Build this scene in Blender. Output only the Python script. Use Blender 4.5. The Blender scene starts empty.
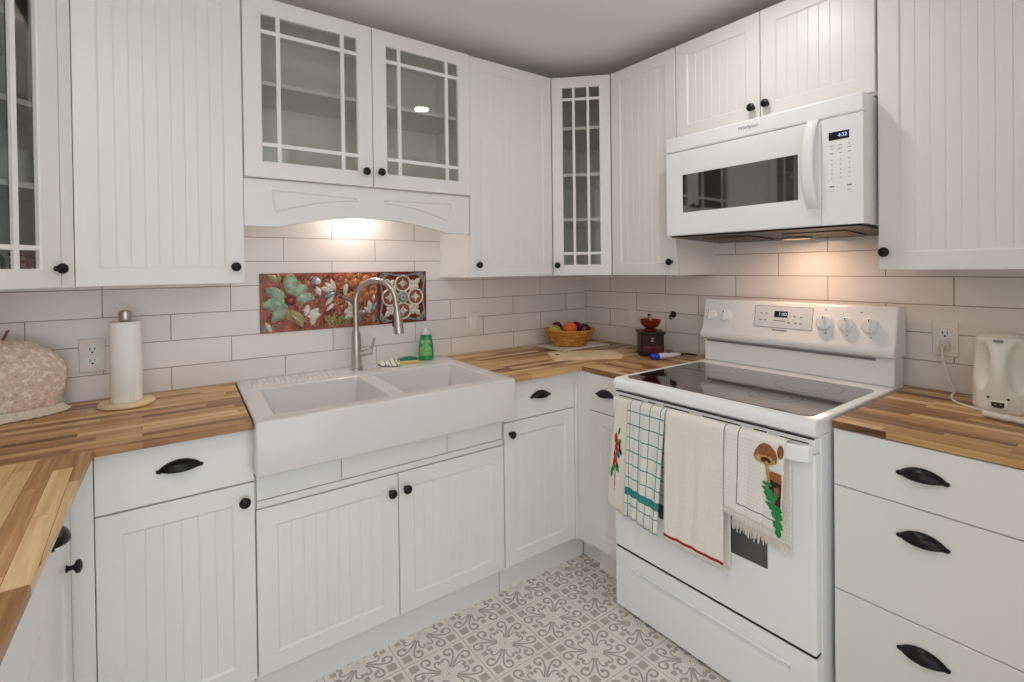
import bpy, bmesh, math, random
from mathutils import Vector, Matrix
PI = math.pi
random.seed(7)
C = bpy.context.scene.collection
sc = bpy.context.scene

# ------------------------------------------------------------------ materials
def lin(c):
    return tuple(((x/255)/12.92 if x/255 <= .04045 else ((x/255+.055)/1.055)**2.4) for x in c)

def newmat(name):
    m = bpy.data.materials.new(name); m.use_nodes = True
    nt = m.node_tree; b = nt.nodes['Principled BSDF']
    return m, nt, b

def setc(b, col, rough, metal=0.0, spec=.5):
    b.inputs['Base Color'].default_value = (*col, 1)
    b.inputs['Roughness'].default_value = rough
    b.inputs['Metallic'].default_value = metal
    b.inputs['Specular IOR Level'].default_value = spec

def N(nt, t, **kw):
    n = nt.nodes.new(t)
    for k, v in kw.items():
        if k in ('op',): n.operation = v
        elif k == 'vals':
            for i, x in v.items(): n.inputs[i].default_value = x
        else: setattr(n, k, v)
    return n

def L(nt, a, b): nt.links.new(a, b)

def plain(name, rgb, rough=.5, metal=0., spec=.5, bump=0., bscale=200., var=0., vscale=20.):
    m, nt, b = newmat(name); col = lin(rgb); setc(b, col, rough, metal, spec)
    if bump or var:
        tc = N(nt, 'ShaderNodeTexCoord')
    if var:
        no = N(nt, 'ShaderNodeTexNoise'); no.inputs['Scale'].default_value = vscale; no.inputs['Detail'].default_value = 4
        L(nt, tc.outputs['Object'], no.inputs['Vector'])
        r = N(nt, 'ShaderNodeValToRGB')
        r.color_ramp.elements[0].position = .3; r.color_ramp.elements[1].position = .7
        r.color_ramp.elements[0].color = (*[x*(1-var) for x in col], 1)
        r.color_ramp.elements[1].color = (*[min(1, x*(1+var)) for x in col], 1)
        L(nt, no.outputs['Fac'], r.inputs['Fac']); L(nt, r.outputs['Color'], b.inputs['Base Color'])
    if bump:
        n2 = N(nt, 'ShaderNodeTexNoise'); n2.inputs['Scale'].default_value = bscale; n2.inputs['Detail'].default_value = 3
        L(nt, tc.outputs['Object'], n2.inputs['Vector'])
        bp = N(nt, 'ShaderNodeBump'); bp.inputs['Strength'].default_value = bump; bp.inputs['Distance'].default_value = .002
        L(nt, n2.outputs['Fac'], bp.inputs['Height']); L(nt, bp.outputs['Normal'], b.inputs['Normal'])
    return m

PAINT = plain('cabinet_paint', (231, 230, 227), .36, bump=.04, bscale=60)
INNER = plain('cabinet_interior', (250, 249, 243), .5)
BLACK = plain('black_iron', (6, 6, 6), .34, 0., .35, bump=.03, bscale=300)
ENAMEL = plain('white_enamel', (244, 245, 247), .18)
PLASTIC = plain('white_plastic', (236, 235, 233), .35)
CERAMIC = plain('white_fireclay', (217, 214, 214), .12)
CEIL = plain('ceiling_paint', (238, 234, 229), .8, bump=.12, bscale=90)
WALLP = plain('wall_paint', (222, 217, 209), .75, bump=.1, bscale=90)
STEEL = plain('brushed_nickel', (196, 190, 182), .28, 1.)
DARKGREY = plain('dark_rubber', (30, 29, 28), .6)
GREYP = plain('grey_plastic', (128, 128, 130), .45)
MARK = plain('grey_print', (120, 120, 124), .5)
SLOT = plain('slot_black', (8, 8, 8), .6)
DISPLAY = plain('display_black', (10, 11, 13), .15)
CREAMWOOD = plain('pale_beech', (232, 206, 168), .5, var=.07, vscale=14)
GREASE = plain('underside_metal', (40, 28, 24), .35, .6, var=.4, vscale=30)

def emit(name, rgb, s):
    m, nt, b = newmat(name); setc(b, (0, 0, 0), .5)
    b.inputs['Emission Color'].default_value = (*lin(rgb), 1); b.inputs['Emission Strength'].default_value = s
    return m

LENS = emit('lamp_lens', (255, 244, 228), 12)
DIGIT = emit('display_digit', (150, 190, 255), 1.6)
DIGITW = emit('display_digit_white', (225, 235, 235), .8)

def glassmat(name, tint=(1, 1, 1), refl=1.0, alpha=.95):
    m = bpy.data.materials.new(name); m.use_nodes = True; nt = m.node_tree
    nt.nodes.remove(nt.nodes['Principled BSDF']); out = nt.nodes['Material Output']
    tr = N(nt, 'ShaderNodeBsdfTransparent'); tr.inputs['Color'].default_value = (*[t*alpha for t in tint], 1)
    gl = N(nt, 'ShaderNodeBsdfGlossy'); gl.inputs['Roughness'].default_value = .02
    fr = N(nt, 'ShaderNodeFresnel'); fr.inputs['IOR'].default_value = 1.5
    mx = N(nt, 'ShaderNodeMixShader')
    L(nt, fr.outputs['Fac'], mx.inputs['Fac']); L(nt, tr.outputs[0], mx.inputs[1]); L(nt, gl.outputs[0], mx.inputs[2])
    L(nt, mx.outputs[0], out.inputs['Surface'])
    return m
GLASS = glassmat('window_glass', (.97, .97, .95))
CLEAR = plain('clear_plastic', (232, 236, 232), .15); CLEAR.node_tree.nodes['Principled BSDF'].inputs['Alpha'].default_value = .45

def darkglass(name, rgb, rough, spec=.6, coat=0):
    m, nt, b = newmat(name); setc(b, lin(rgb), rough, 0, spec)
    if coat: b.inputs['Coat Weight'].default_value = 1; b.inputs['Coat IOR'].default_value = coat; b.inputs['Coat Roughness'].default_value = .03
    return m
COOKGLASS = darkglass('black_ceramic_glass', (9, 8, 8), .07, 1.0, 1.5)
DOORGLASS = darkglass('dark_door_glass', (46, 44, 43), .05, 1.0, 2.0)
OVENGLASS = darkglass('oven_glass', (84, 84, 86), .12, .5)

def tile_mat(name, along, off_a, off_z, rgb, grout, flip=0):
    """4x16 glossy running-bond tile; along: 'x' or 'y'"""
    m, nt, b = newmat(name); setc(b, lin(rgb), .16)
    tc = N(nt, 'ShaderNodeTexCoord'); sp = N(nt, 'ShaderNodeSeparateXYZ'); L(nt, tc.outputs['Object'], sp.inputs[0])
    ma = N(nt, 'ShaderNodeMath', op='MULTIPLY_ADD', vals={1: 1 if along == 'x' else -1, 2: off_a})
    L(nt, sp.outputs['X' if along == 'x' else 'Y'], ma.inputs[0])
    mz = N(nt, 'ShaderNodeMath', op='ADD', vals={1: off_z}); L(nt, sp.outputs['Z'], mz.inputs[0])
    cb = N(nt, 'ShaderNodeCombineXYZ'); L(nt, ma.outputs[0], cb.inputs[0]); L(nt, mz.outputs[0], cb.inputs[1])
    if flip:
        gt = N(nt, 'ShaderNodeMath', op='GREATER_THAN', vals={1: flip}); L(nt, sp.outputs['Z'], gt.inputs[0])
        fl = N(nt, 'ShaderNodeMath', op='MULTIPLY_ADD', vals={1: .2}); L(nt, gt.outputs[0], fl.inputs[0]); L(nt, ma.outputs[0], fl.inputs[2]); L(nt, fl.outputs[0], cb.inputs[0])
    br = N(nt, 'ShaderNodeTexBrick'); br.offset = .5; br.offset_frequency = 2
    br.inputs['Scale'].default_value = 1; br.inputs['Brick Width'].default_value = .4; br.inputs['Row Height'].default_value = .1
    br.inputs['Mortar Size'].default_value = .0017; br.inputs['Mortar Smooth'].default_value = .25; br.inputs['Bias'].default_value = 0
    c = lin(rgb); br.inputs['Color1'].default_value = (*c, 1); br.inputs['Color2'].default_value = (*[x*.955 for x in c], 1)
    br.inputs['Mortar'].default_value = (*lin(grout), 1)
    L(nt, cb.outputs[0], br.inputs['Vector']); L(nt, br.outputs['Color'], b.inputs['Base Color'])
    bp = N(nt, 'ShaderNodeBump'); bp.invert = True; bp.inputs['Strength'].default_value = .7; bp.inputs['Distance'].default_value = .002
    L(nt, br.outputs['Fac'], bp.inputs['Height'])
    no = N(nt, 'ShaderNodeTexNoise'); no.inputs['Scale'].default_value = 5; L(nt, tc.outputs['Object'], no.inputs['Vector'])
    b2 = N(nt, 'ShaderNodeBump'); b2.inputs['Strength'].default_value = .12; b2.inputs['Distance'].default_value = .01
    L(nt, no.outputs['Fac'], b2.inputs['Height']); L(nt, bp.outputs['Normal'], b2.inputs['Normal']); L(nt, b2.outputs['Normal'], b.inputs['Normal'])
    rr = N(nt, 'ShaderNodeMapRange', vals={3: .16, 4: .7}); L(nt, br.outputs['Fac'], rr.inputs[0]); L(nt, rr.outputs[0], b.inputs['Roughness'])
    return m
TILE_B = tile_mat('white_tile_sink_wall', 'x', .16, 0, (236, 230, 225), (168, 154, 144), 1.3)
TILE_R = tile_mat('white_tile_stove_wall', 'y', -.018, -.012, (236, 230, 225), (152, 134, 122))

def wood_mat(name, along, seed):
    m, nt, b = newmat(name); setc(b, (.5, .3, .15), .38)
    tc = N(nt, 'ShaderNodeTexCoord'); sp = N(nt, 'ShaderNodeSeparateXYZ'); L(nt, tc.outputs['Object'], sp.inputs[0])
    a, c = ('X', 'Y') if along == 'x' else ('Y', 'X')
    ad = N(nt, 'ShaderNodeMath', op='ADD', vals={1: seed*3.17+10}); L(nt, sp.outputs[a], ad.inputs[0])
    zc = N(nt, 'ShaderNodeMath', op='MULTIPLY_ADD', vals={1: .55, 2: seed*1.3+10.003}); L(nt, sp.outputs['Z'], zc.inputs[0])
    ac = N(nt, 'ShaderNodeMath', op='ADD'); L(nt, sp.outputs[c], ac.inputs[0]); L(nt, zc.outputs[0], ac.inputs[1])
    cb = N(nt, 'ShaderNodeCombineXYZ'); L(nt, ad.outputs[0], cb.inputs[0]); L(nt, ac.outputs[0], cb.inputs[1])
    def brick(w, h, off, freq, mort):
        br = N(nt, 'ShaderNodeTexBrick'); br.offset = off; br.offset_frequency = freq; br.squash = .7; br.squash_frequency = 3
        for k, v in (('Scale', 1), ('Brick Width', w), ('Row Height', h), ('Mortar Size', mort), ('Mortar Smooth', .4), ('Bias', 0)): br.inputs[k].default_value = v
        br.inputs['Color1'].default_value = (0, 0, 0, 1); br.inputs['Color2'].default_value = (1, 1, 1, 1); br.inputs['Mortar'].default_value = (.1, .1, .1, 1)
        L(nt, cb.outputs[0], br.inputs['Vector']); return br
    br = brick(.39, .036, .37, 2, .0006)
    mp = N(nt, 'ShaderNodeMapping'); mp.inputs['Scale'].default_value = (2.2, 46, 1); L(nt, cb.outputs[0], mp.inputs[0])
    bw = N(nt, 'ShaderNodeVectorMath', op='MULTIPLY_ADD'); bw.inputs[1].default_value = (7.3, 3.1, 5.7)
    L(nt, br.outputs['Color'], bw.inputs[0]); L(nt, mp.outputs[0], bw.inputs[2])
    no = N(nt, 'ShaderNodeTexNoise'); no.inputs['Scale'].default_value = 1.4; no.inputs['Detail'].default_value = 6; no.inputs['Roughness'].default_value = .6; no.inputs['Distortion'].default_value = .5
    L(nt, bw.outputs[0], no.inputs['Vector'])
    sb = N(nt, 'ShaderNodeSeparateColor'); L(nt, br.outputs['Color'], sb.inputs[0])
    m1 = N(nt, 'ShaderNodeMath', op='MULTIPLY', vals={1: .80}); L(nt, sb.outputs[0], m1.inputs[0])
    m2 = N(nt, 'ShaderNodeMath', op='MULTIPLY_ADD', vals={1: 1.05}); L(nt, no.outputs['Fac'], m2.inputs[0]); L(nt, m1.outputs[0], m2.inputs[2])
    m3 = N(nt, 'ShaderNodeMath', op='ADD', vals={1: -.43}); L(nt, m2.outputs[0], m3.inputs[0])
    r = N(nt, 'ShaderNodeValToRGB'); cr = r.color_ramp
    stops = [(.0, (80, 48, 24)), (.16, (126, 83, 46)), (.34, (164, 119, 70)), (.56, (190, 146, 94)), (.78, (209, 172, 120)), (1, (226, 196, 148))]
    cr.elements[0].position = 0; cr.elements[0].color = (*lin(stops[0][1]), 1); cr.elements[1].position = 1; cr.elements[1].color = (*lin(stops[-1][1]), 1)
    for p, c_ in stops[1:-1]:
        e = cr.elements.new(p); e.color = (*lin(c_), 1)
    L(nt, m3.outputs[0], r.inputs['Fac'])
    # sparse dark knots
    mk = N(nt, 'ShaderNodeMapping'); mk.inputs['Scale'].default_value = (4.2, 15, 1); L(nt, cb.outputs[0], mk.inputs[0])
    vo = N(nt, 'ShaderNodeTexVoronoi'); vo.inputs['Scale'].default_value = 1.0; L(nt, mk.outputs[0], vo.inputs['Vector'])
    kr = N(nt, 'ShaderNodeMapRange', vals={1: .06, 2: .24, 3: .8, 4: 0}); L(nt, vo.outputs['Distance'], kr.inputs[0])
    kc = N(nt, 'ShaderNodeSeparateColor'); L(nt, vo.outputs['Color'], kc.inputs[0])
    kg = N(nt, 'ShaderNodeMath', op='GREATER_THAN', vals={1: .66}); L(nt, kc.outputs[0], kg.inputs[0])
    km = N(nt, 'ShaderNodeMath', op='MULTIPLY'); L(nt, kr.outputs[0], km.inputs[0]); L(nt, kg.outputs[0], km.inputs[1])
    mx = N(nt, 'ShaderNodeMix', data_type='RGBA'); mx.inputs[7].default_value = (*lin((70, 38, 22)), 1)
    L(nt, km.outputs[0], mx.inputs[0]); L(nt, r.outputs['Color'], mx.inputs[6])
    L(nt, mx.outputs[2], b.inputs['Base Color'])
    bp = N(nt, 'ShaderNodeBump'); bp.inputs['Strength'].default_value = .12; bp.inputs['Distance'].default_value = .001
    L(nt, no.outputs['Fac'], bp.inputs['Height']); L(nt, bp.outputs['Normal'], b.inputs['Normal'])
    return m

# ------------------------------------------------------------------ mesh builder
class MB:
    def __init__(s): s.v = []; s.f = []; s.m = []; s.sm = []; s.uv = None
    def add(s, vs, fs, mat=0, smooth=False):
        o = len(s.v); s.v += [tuple(v) for v in vs]
        for f in fs: s.f.append([o+i for i in f]); s.m.append(mat); s.sm.append(smooth)
        return s
    def box(s, x0, x1, y0, y1, z0, z1, mat=0):
        return s.add([(x, y, z) for x in (x0, x1) for y in (y0, y1) for z in (z0, z1)],
                     [(0, 1, 3, 2), (4, 6, 7, 5), (0, 4, 5, 1), (2, 3, 7, 6), (0, 2, 6, 4), (1, 5, 7, 3)], mat)
    def prism(s, poly, axis, a0, a1, mat=0, smooth=False):
        n = len(poly)
        def P(p, a): return {'z': (p[0], p[1], a), 'y': (p[0], a, p[1]), 'x': (a, p[0], p[1])}[axis]
        vs = [P(p, a0) for p in poly]+[P(p, a1) for p in poly]
        s.add(vs, [list(range(n))[::-1], list(range(n, 2*n))], mat)
        o = len(s.v)-2*n
        for i in range(n):
            j = (i+1) % n; s.f.append([o+i, o+j, o+n+j, o+n+i]); s.m.append(mat); s.sm.append(smooth)
        return s
    def lathe(s, prof, c=(0, 0, 0), n=24, axis='z', mat=0, smooth=True, caps=True):
        vs = []
        for r, z in prof:
            for k in range(n):
                a = 2*PI*k/n; p = (r*math.cos(a), r*math.sin(a), z)
                if axis == 'y': p = (p[0], p[2], p[1])
                elif axis == '-y': p = (p[0], -p[2], p[1])
                elif axis == 'x': p = (p[2], p[0], p[1])
                vs.append((c[0]+p[0], c[1]+p[1], c[2]+p[2]))
        fs = [(i*n+k, i*n+(k+1) % n, (i+1)*n+(k+1) % n, (i+1)*n+k) for i in range(len(prof)-1) for k in range(n)]
        s.add(vs, fs, mat, smooth)
        if caps:
            o = len(s.v)-len(vs)
            for i in (0, len(prof)-1):
                if prof[i][0] > 1e-6: s.f.append([o+i*n+k for k in range(n)]); s.m.append(mat); s.sm.append(False)
        return s
    def tube(s, path, r, n=10, mat=0, caps=True, flat=None):
        P = [Vector(p) for p in path]; k = len(P); R = r if isinstance(r, (list, tuple)) else [r]*k
        T = [(P[min(i+1, k-1)]-P[max(i-1, 0)]).normalized() for i in range(k)]
        u = T[0].orthogonal().normalized(); vs = []
        for i in range(k):
            u = (u-T[i]*u.dot(T[i])).normalized(); w = T[i].cross(u)
            for j in range(n):
                a = 2*PI*j/n; vs.append(P[i]+(u*math.cos(a)+w*math.sin(a))*R[i])
        fs = [(i*n+j, i*n+(j+1) % n, (i+1)*n+(j+1) % n, (i+1)*n+j) for i in range(k-1) for j in range(n)]
        s.add(vs, fs, mat, True)
        if caps:
            o = len(s.v)-len(vs)
            s.f.append([o+j for j in range(n)]); s.m.append(mat); s.sm.append(False)
            s.f.append([o+(k-1)*n+j for j in range(n)]); s.m.append(mat); s.sm.append(False)
        return s
    def grid(s, fn, nu, nv, mat=0, smooth=True, wrap=False):
        vs = [fn(i/nu, j/nv) for i in range(nu+(0 if wrap else 1)) for j in range(nv+1)]
        M = nu if wrap else nu+1
        fs = [(i*(nv+1)+j, ((i+1) % M)*(nv+1)+j, ((i+1) % M)*(nv+1)+j+1, i*(nv+1)+j+1) for i in range(nu) for j in range(nv)]
        return s.add(vs, fs, mat, smooth)
    def ball(s, c, r, n=16, mat=0, sz=1., sx=1., sy=1.):
        k = n//2
        s.lathe([(1e-5 if i in (0, k) else math.sin(PI*i/k), -math.cos(PI*i/k)) for i in range(k+1)], (0, 0, 0), n, mat=mat, caps=False)
        for i in range(len(s.v)-(k+1)*n, len(s.v)):
            x, y, z = s.v[i]; s.v[i] = (c[0]+x*r*sx, c[1]+y*r*sy, c[2]+z*r*sz)
        return s
    def build(s, name, mats, parent=None, bevel=0., seg=2, solid=0., sub=0, angle=35, uv=None, recalc=True, label=None, bang=40):
        me = bpy.data.meshes.new(name); me.from_pydata(s.v, [], s.f)
        mats = mats if isinstance(mats, (list, tuple)) else [mats]
        for m in mats: me.materials.append(m)
        me.polygons.foreach_set('material_index', s.m); me.polygons.foreach_set('use_smooth', s.sm)
        if uv is not None:
            l = me.uv_layers.new(name='UVMap')
            for p in me.polygons:
                for li in p.loop_indices: l.data[li].uv = uv[me.loops[li].vertex_index]
        if recalc:
            bm = bmesh.new(); bm.from_mesh(me); bmesh.ops.recalc_face_normals(bm, faces=bm.faces); bm.to_mesh(me); bm.free()
        me.set_sharp_from_angle(angle=math.radians(angle)); me.update()
        o = bpy.data.objects.new(name, me); C.objects.link(o)
        if parent: o.parent = parent
        if solid:
            md = o.modifiers.new('solid', 'SOLIDIFY'); md.thickness = solid; md.offset = 0
        if bevel:
            md = o.modifiers.new('bevel', 'BEVEL'); md.width = bevel; md.segments = seg; md.limit_method = 'ANGLE'; md.angle_limit = math.radians(bang); md.harden_normals = False
        if sub:
            md = o.modifiers.new('sub', 'SUBSURF'); md.levels = sub; md.render_levels = sub
        if label: o['label'] = label
        return o

def tag(o, label, cat, group=None):
    o['label'] = label; o['category'] = cat
    if group: o['group'] = group
    return o
def struct(o): o['kind'] = 'structure'; return o
def thing(name, label, cat, loc=(0, 0, 0), rot=0, group=None):
    o = bpy.data.objects.new(name, None); C.objects.link(o); o.location = loc; o.rotation_euler = (0, 0, rot)
    o.empty_display_size = .05
    return tag(o, label, cat, group)

def text_mesh(name, body, size, mat, parent, matrix, depth=.0006, label=None):
    cu = bpy.data.curves.new(name, 'FONT'); cu.body = body; cu.size = size; cu.extrude = depth/2; cu.align_x = 'CENTER'; cu.align_y = 'CENTER'
    t = bpy.data.objects.new(name+'_curve', cu); C.objects.link(t)
    bpy.context.view_layer.update()
    me = bpy.data.meshes.new_from_object(t.evaluated_get(bpy.context.evaluated_depsgraph_get()))
    bpy.data.objects.remove(t); bpy.data.curves.remove(cu)
    me.transform(matrix); me.materials.clear(); me.materials.append(mat); me.name = name
    o = bpy.data.objects.new(name, me); C.objects.link(o); o.parent = parent
    if label: o['label'] = label
    return o

# ------------------------------------------------------------------ camera
def make_camera():
    yaw, pitch, roll = map(math.radians, (36.5733, -.5219, -.6779))
    fw = Vector((math.sin(yaw)*math.cos(pitch), math.cos(yaw)*math.cos(pitch), math.sin(pitch)))
    rt = Vector((math.cos(yaw), -math.sin(yaw), 0)); up = rt.cross(fw)
    r2 = rt*math.cos(roll)+up*math.sin(roll); u2 = -rt*math.sin(roll)+up*math.cos(roll)
    cam = bpy.data.cameras.new('camera'); o = bpy.data.objects.new('camera', cam); C.objects.link(o)
    o.matrix_world = Matrix(((r2.x, u2.x, -fw.x, -2.2439), (r2.y, u2.y, -fw.y, -2.3286), (r2.z, u2.z, -fw.z, 1.3604), (0, 0, 0, 1)))
    cam.sensor_width = 36; cam.lens = 507.47/1024*36
    cam.shift_x = -(518.84-512)/1024; cam.shift_y = (272.48-341)/1024
    cam.clip_start = .02
    sc.camera = o
make_camera()

# ------------------------------------------------------------------ room shell
XL = -2.985; YF = -3.1; ZC = 2.43
def floor_mesh():
    b = MB(); b.box(XL-.1, .1, YF, .1, -.1, 0, 0)
    T = .2285; x0 = -.8655+T/2; y0 = -.7065+T/2
    def stroke(P, w0, w1, cx, cy, mat=1, z=.0004):
        n = len(P); vs = []
        for i, p in enumerate(P):
            q0 = P[max(i-1, 0)]; q1 = P[min(i+1, n-1)]
            dx, dy = q1[0]-q0[0], q1[1]-q0[1]; l = math.hypot(dx, dy) or 1
            w = w0+(w1-w0)*i/(n-1)
            vs += [(cx+p[0]-dy/l*w/2, cy+p[1]+dx/l*w/2, z), (cx+p[0]+dy/l*w/2, cy+p[1]-dx/l*w/2, z)]
        b.add(vs, [(2*i, 2*i+1, 2*i+3, 2*i+2) for i in range(n-1)], mat)
    def disc(px, py, r, cx, cy, mat=1, n=8, z=.0008, rot=0):
        b.add([(cx+px+r*math.cos(rot+2*PI*k/n), cy+py+r*math.sin(rot+2*PI*k/n), z) for k in range(n)], [list(range(n))], mat)
    def bez(a, c, d, e, n=9):
        o = []
        for i in range(n+1):
            t = i/n; o.append(tuple((1-t)**3*a[k]+3*(1-t)**2*t*c[k]+3*(1-t)*t*t*d[k]+t**3*e[k] for k in (0, 1)))
        return o
    def arc(cx, cy, r, a0, a1, n=10):
        return [(cx+r*math.cos(math.radians(a0+(a1-a0)*i/n)), cy+r*math.sin(math.radians(a0+(a1-a0)*i/n))) for i in range(n+1)]
    # motif in a frame whose +u axis runs along a tile diagonal
    S = T/.2285
    big = arc(.044, .030, .0225, -110, -250, 4)
    big = bez((.027, .0045), (.068, .0045), (.098, .010), (.108, .026), 9)+arc(.0925, .030, .0155, -12, 215, 9)
    small = bez((.022, .012), (.034, .022), (.038, .036), (.046, .044), 6)
    for i in range(-9, 4):
        for j in range(-15, 4):
            cx, cy = x0+i*T, y0+j*T
            if not (XL < cx < -.3 and YF+.1 < cy < -.4): continue
            if cx > -.5 or cy < -3.4: continue
            det = True
            for q in range(4):
                th = PI/4+q*PI/2; c, s_ = math.cos(th), math.sin(th)
                R = lambda p: (p[0]*c-p[1]*s_, p[0]*s_+p[1]*c)
                for mir in (1, -1):
                    stroke([R((u, v*mir)) for u, v in big], .0055, .0092, cx, cy, 1, .0004)
                    e = R((.0815, .0245*mir)); disc(e[0], e[1], .0075, cx, cy)
                    # inner curl that turns toward the neighbouring arm
                    sm = [(.030, .009), (.040, .0115), (.050, .016), (.0585, .0235), (.0605, .032), (.057, .0395), (.050, .0425), (.045, .040)]
                    stroke([R((u, v*mir)) for u, v in sm], .0042, .0072, cx, cy, 1, .0006)
                    e = R((.0470, .0380*mir)); disc(e[0], e[1], .0062, cx, cy)
                stroke([R((.030, 0)), R((.075, 0))], .0026, .0018, cx, cy, 1, .0010)
                # square at tile corner, small square at edge mid
                e = R((.122*S, 0)); disc(e[0], e[1], .022, cx, cy, 2, 4, .0012, rot=th+0)
                th2 = q*PI/2; e = (.086*math.cos(th2), .086*math.sin(th2)); disc(e[0], e[1], .0135, cx, cy, 2, 4, .0014, rot=th2+PI/4+PI/4*0)
                th3 = q*PI/2
            for k in range(16):
                a = 2*PI*k/16; disc(.0215*math.cos(a), .0215*math.sin(a), .0020, cx, cy, 2, 5, .0016)
            for k in range(8):
                a = 2*PI*k/8; disc(.011*math.cos(a), .011*math.sin(a), .002, cx, cy, 2, 5, .0016)
            disc(0, 0, .004, cx, cy, 2, 6, .0016)
            # grout lines
            h = T/2; g = .0011
            b.add([(cx-h-g, cy-h, .0005), (cx-h+g, cy-h, .0005), (cx-h+g, cy+h, .0005), (cx-h-g, cy+h, .0005)], [(0, 1, 2, 3)], 3)
            b.add([(cx-h, cy-h-g, .0005), (cx+h, cy-h-g, .0005), (cx+h, cy-h+g, .0005), (cx-h, cy-h+g, .0005)], [(0, 1, 2, 3)], 3)
    return b
FB = plain('floor_tile_cream', (236, 232, 222), .45, var=.05, vscale=9)
FG = plain('floor_tile_scroll', (176, 170, 160), .45, var=.1, vscale=25)
FS = plain('floor_tile_square', (184, 178, 166), .45, var=.08, vscale=25)
FJ = plain('floor_grout', (176, 166, 152), .7)
o = floor_mesh().build('floor', [FB, FG, FS, FJ], recalc=False); struct(o)
struct(MB().box(XL-.1, .1, YF, .1, ZC, ZC+.1).build('ceiling', CEIL))
struct(MB().box(XL-.1, .1, 0, .1, 0, ZC).build('wall_back', TILE_B))
struct(MB().box(0, .1, YF, 0, 0, ZC).build('wall_right', TILE_R))
struct(MB().box(-1.3, 0, -2.64, -2.56, 0, ZC).build('added_shade_wall', WALLP))  # unseen wall added to keep fill light off the right-hand drawers
struct(MB().box(XL-.1, XL, YF, 0, 0, ZC).build('wall_left', WALLP))

# ------------------------------------------------------------------ cabinet parts
T = .019
def inset(x0, x1, z0, z1, d, y): return [(x0+d, y, z0+d), (x1-d, y, z0+d), (x1-d, y, z1-d), (x0+d, y, z1-d)]
def rings(b, loops, mat=0):
    vs = [p for l in loops for p in l]; fs = []
    for i in range(len(loops)-1):
        for k in range(4):
            j = (k+1) % 4; fs.append((4*i+k, 4*i+j, 4*i+4+j, 4*i+4+k))
    b.add(vs, fs, mat)

KNOB = None
def knob(parent, x, y, z):
    global KNOB
    if KNOB is None:
        b = MB(); b.lathe([(.0085, 0), (.0085, .003), (.0055, .006), (.005, .013), (.009, .0155), (.0145, .018), (.0158, .0215), (.0145, .0255), (.010, .0285), (.004, .030), (1e-5, .0302)], n=22, axis='-y')
        o = b.build('knob', BLACK, parent); KNOB = o.data
    else:
        o = bpy.data.objects.new('knob', KNOB); C.objects.link(o); o.parent = parent
    o.location = (x, y, z); return o
PULL = None
def pull(parent, x, y, z):
    """black bin pull with pointed feet, open side down"""
    global PULL
    if PULL is None:
        b = MB(); a = .049
        def fn(u, v):
            X = -a+2*a*u; e = max(0, 1-(X/a)**2); h = .021*e**.8+.003; d = .022*e**.75+.003
            ph = v*PI/2
            return (X, -d*math.sin(ph), -.010-.005*e*math.sin(ph)+h*math.cos(ph))
        b.grid(fn, 28, 9)
        o = b.build('handle', BLACK, parent, solid=.0028, recalc=False)
        m2 = MB()
        for s in (-1, 1):
            m2.prism([(s*.044, -.0135), (s*.0505, -.0135), (s*.0545, -.0105), (s*.0545, -.0075), (s*.0505, -.005), (s*.045, -.0045)], 'y', -.005, 0)
        # merge feet into the pull mesh
        bm = bmesh.new(); bm.from_mesh(o.data)
        vs = [bm.verts.new(v) for v in m2.v]
        for f in m2.f: bm.faces.new([vs[i] for i in f])
        bmesh.ops.recalc_face_normals(bm, faces=bm.faces)
        bm.to_mesh(o.data); bm.free()
        PULL = o
    else:
        o = PULL.copy(); C.objects.link(o); o.parent = parent
    o.location = (x, y, z); return o

def bead_door(parent, x0, x1, z0, z1, yf, kn=None, fw=.056):
    b = MB(); yb = yf+T; yp = yf+.0052
    L_ = [inset(x0, x1, z0, z1, 0, yb), inset(x0, x1, z0, z1, 0, yf+.002), inset(x0, x1, z0, z1, .002, yf), inset(x0, x1, z0, z1, fw, yf), inset(x0, x1, z0, z1, fw+.006, yp)]
    rings(b, L_); b.add(L_[0], [(3, 2, 1, 0)])
    a0, a1 = x0+fw+.006, x1-fw-.006; c0, c1 = z0+fw+.006, z1-fw-.006
    n = max(2, round((a1-a0)/.038)); pr = [(a0, yp)]
    for k in range(1, n):
        x = a0+(a1-a0)*k/n; pr += [(x-.0022, yp), (x, yp+.0016), (x+.0022, yp)]
    pr.append((a1, yp)); vs = []
    for x, y in pr: vs += [(x, y, c0), (x, y, c1)]
    b.add(vs, [(2*i, 2*i+2, 2*i+3, 2*i+1) for i in range(len(pr)-1)])
    o = b.build('door', PAINT, parent, recalc=False, angle=20)
    if kn: knob(o, kn[0], yf, kn[1])
    return o
def glass_door(parent, x0, x1, z0, z1, yf, kn=None, fw=.06, mx=(.054,), mz=.054, mw=.014):
    b = MB(); yb = yf+T
    L_ = [inset(x0, x1, z0, z1, 0, yb), inset(x0, x1, z0, z1, 0, yf+.002), inset(x0, x1, z0, z1, .002, yf), inset(x0, x1, z0, z1, fw-.003, yf), inset(x0, x1, z0, z1, fw, yf+.003), inset(x0, x1, z0, z1, fw, yb), inset(x0, x1, z0, z1, 0, yb)]
    rings(b, L_)
    xs = [x0+fw+mx[0]+mw/2, x1-fw-mx[0]-mw/2]
    for x in xs: b.box(x-mw/2, x+mw/2, yf+.004, yf+.015, z0+fw-.001, z1-fw+.001)
    for z in (z0+fw+mz+mw/2, z1-fw-mz-mw/2): b.box(x0+fw-.001, x1-fw+.001, yf+.0045, yf+.0145, z-mw/2, z+mw/2)
    o = b.build('door', PAINT, parent, recalc=False)
    MB().box(x0+fw-.003, x1-fw+.003, yf+.0155, yf+.018, z0+fw-.003, z1-fw+.003).build('glass_pane', GLASS, o)
    if kn: knob(o, kn[0], yf, kn[1])
    return o
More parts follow.
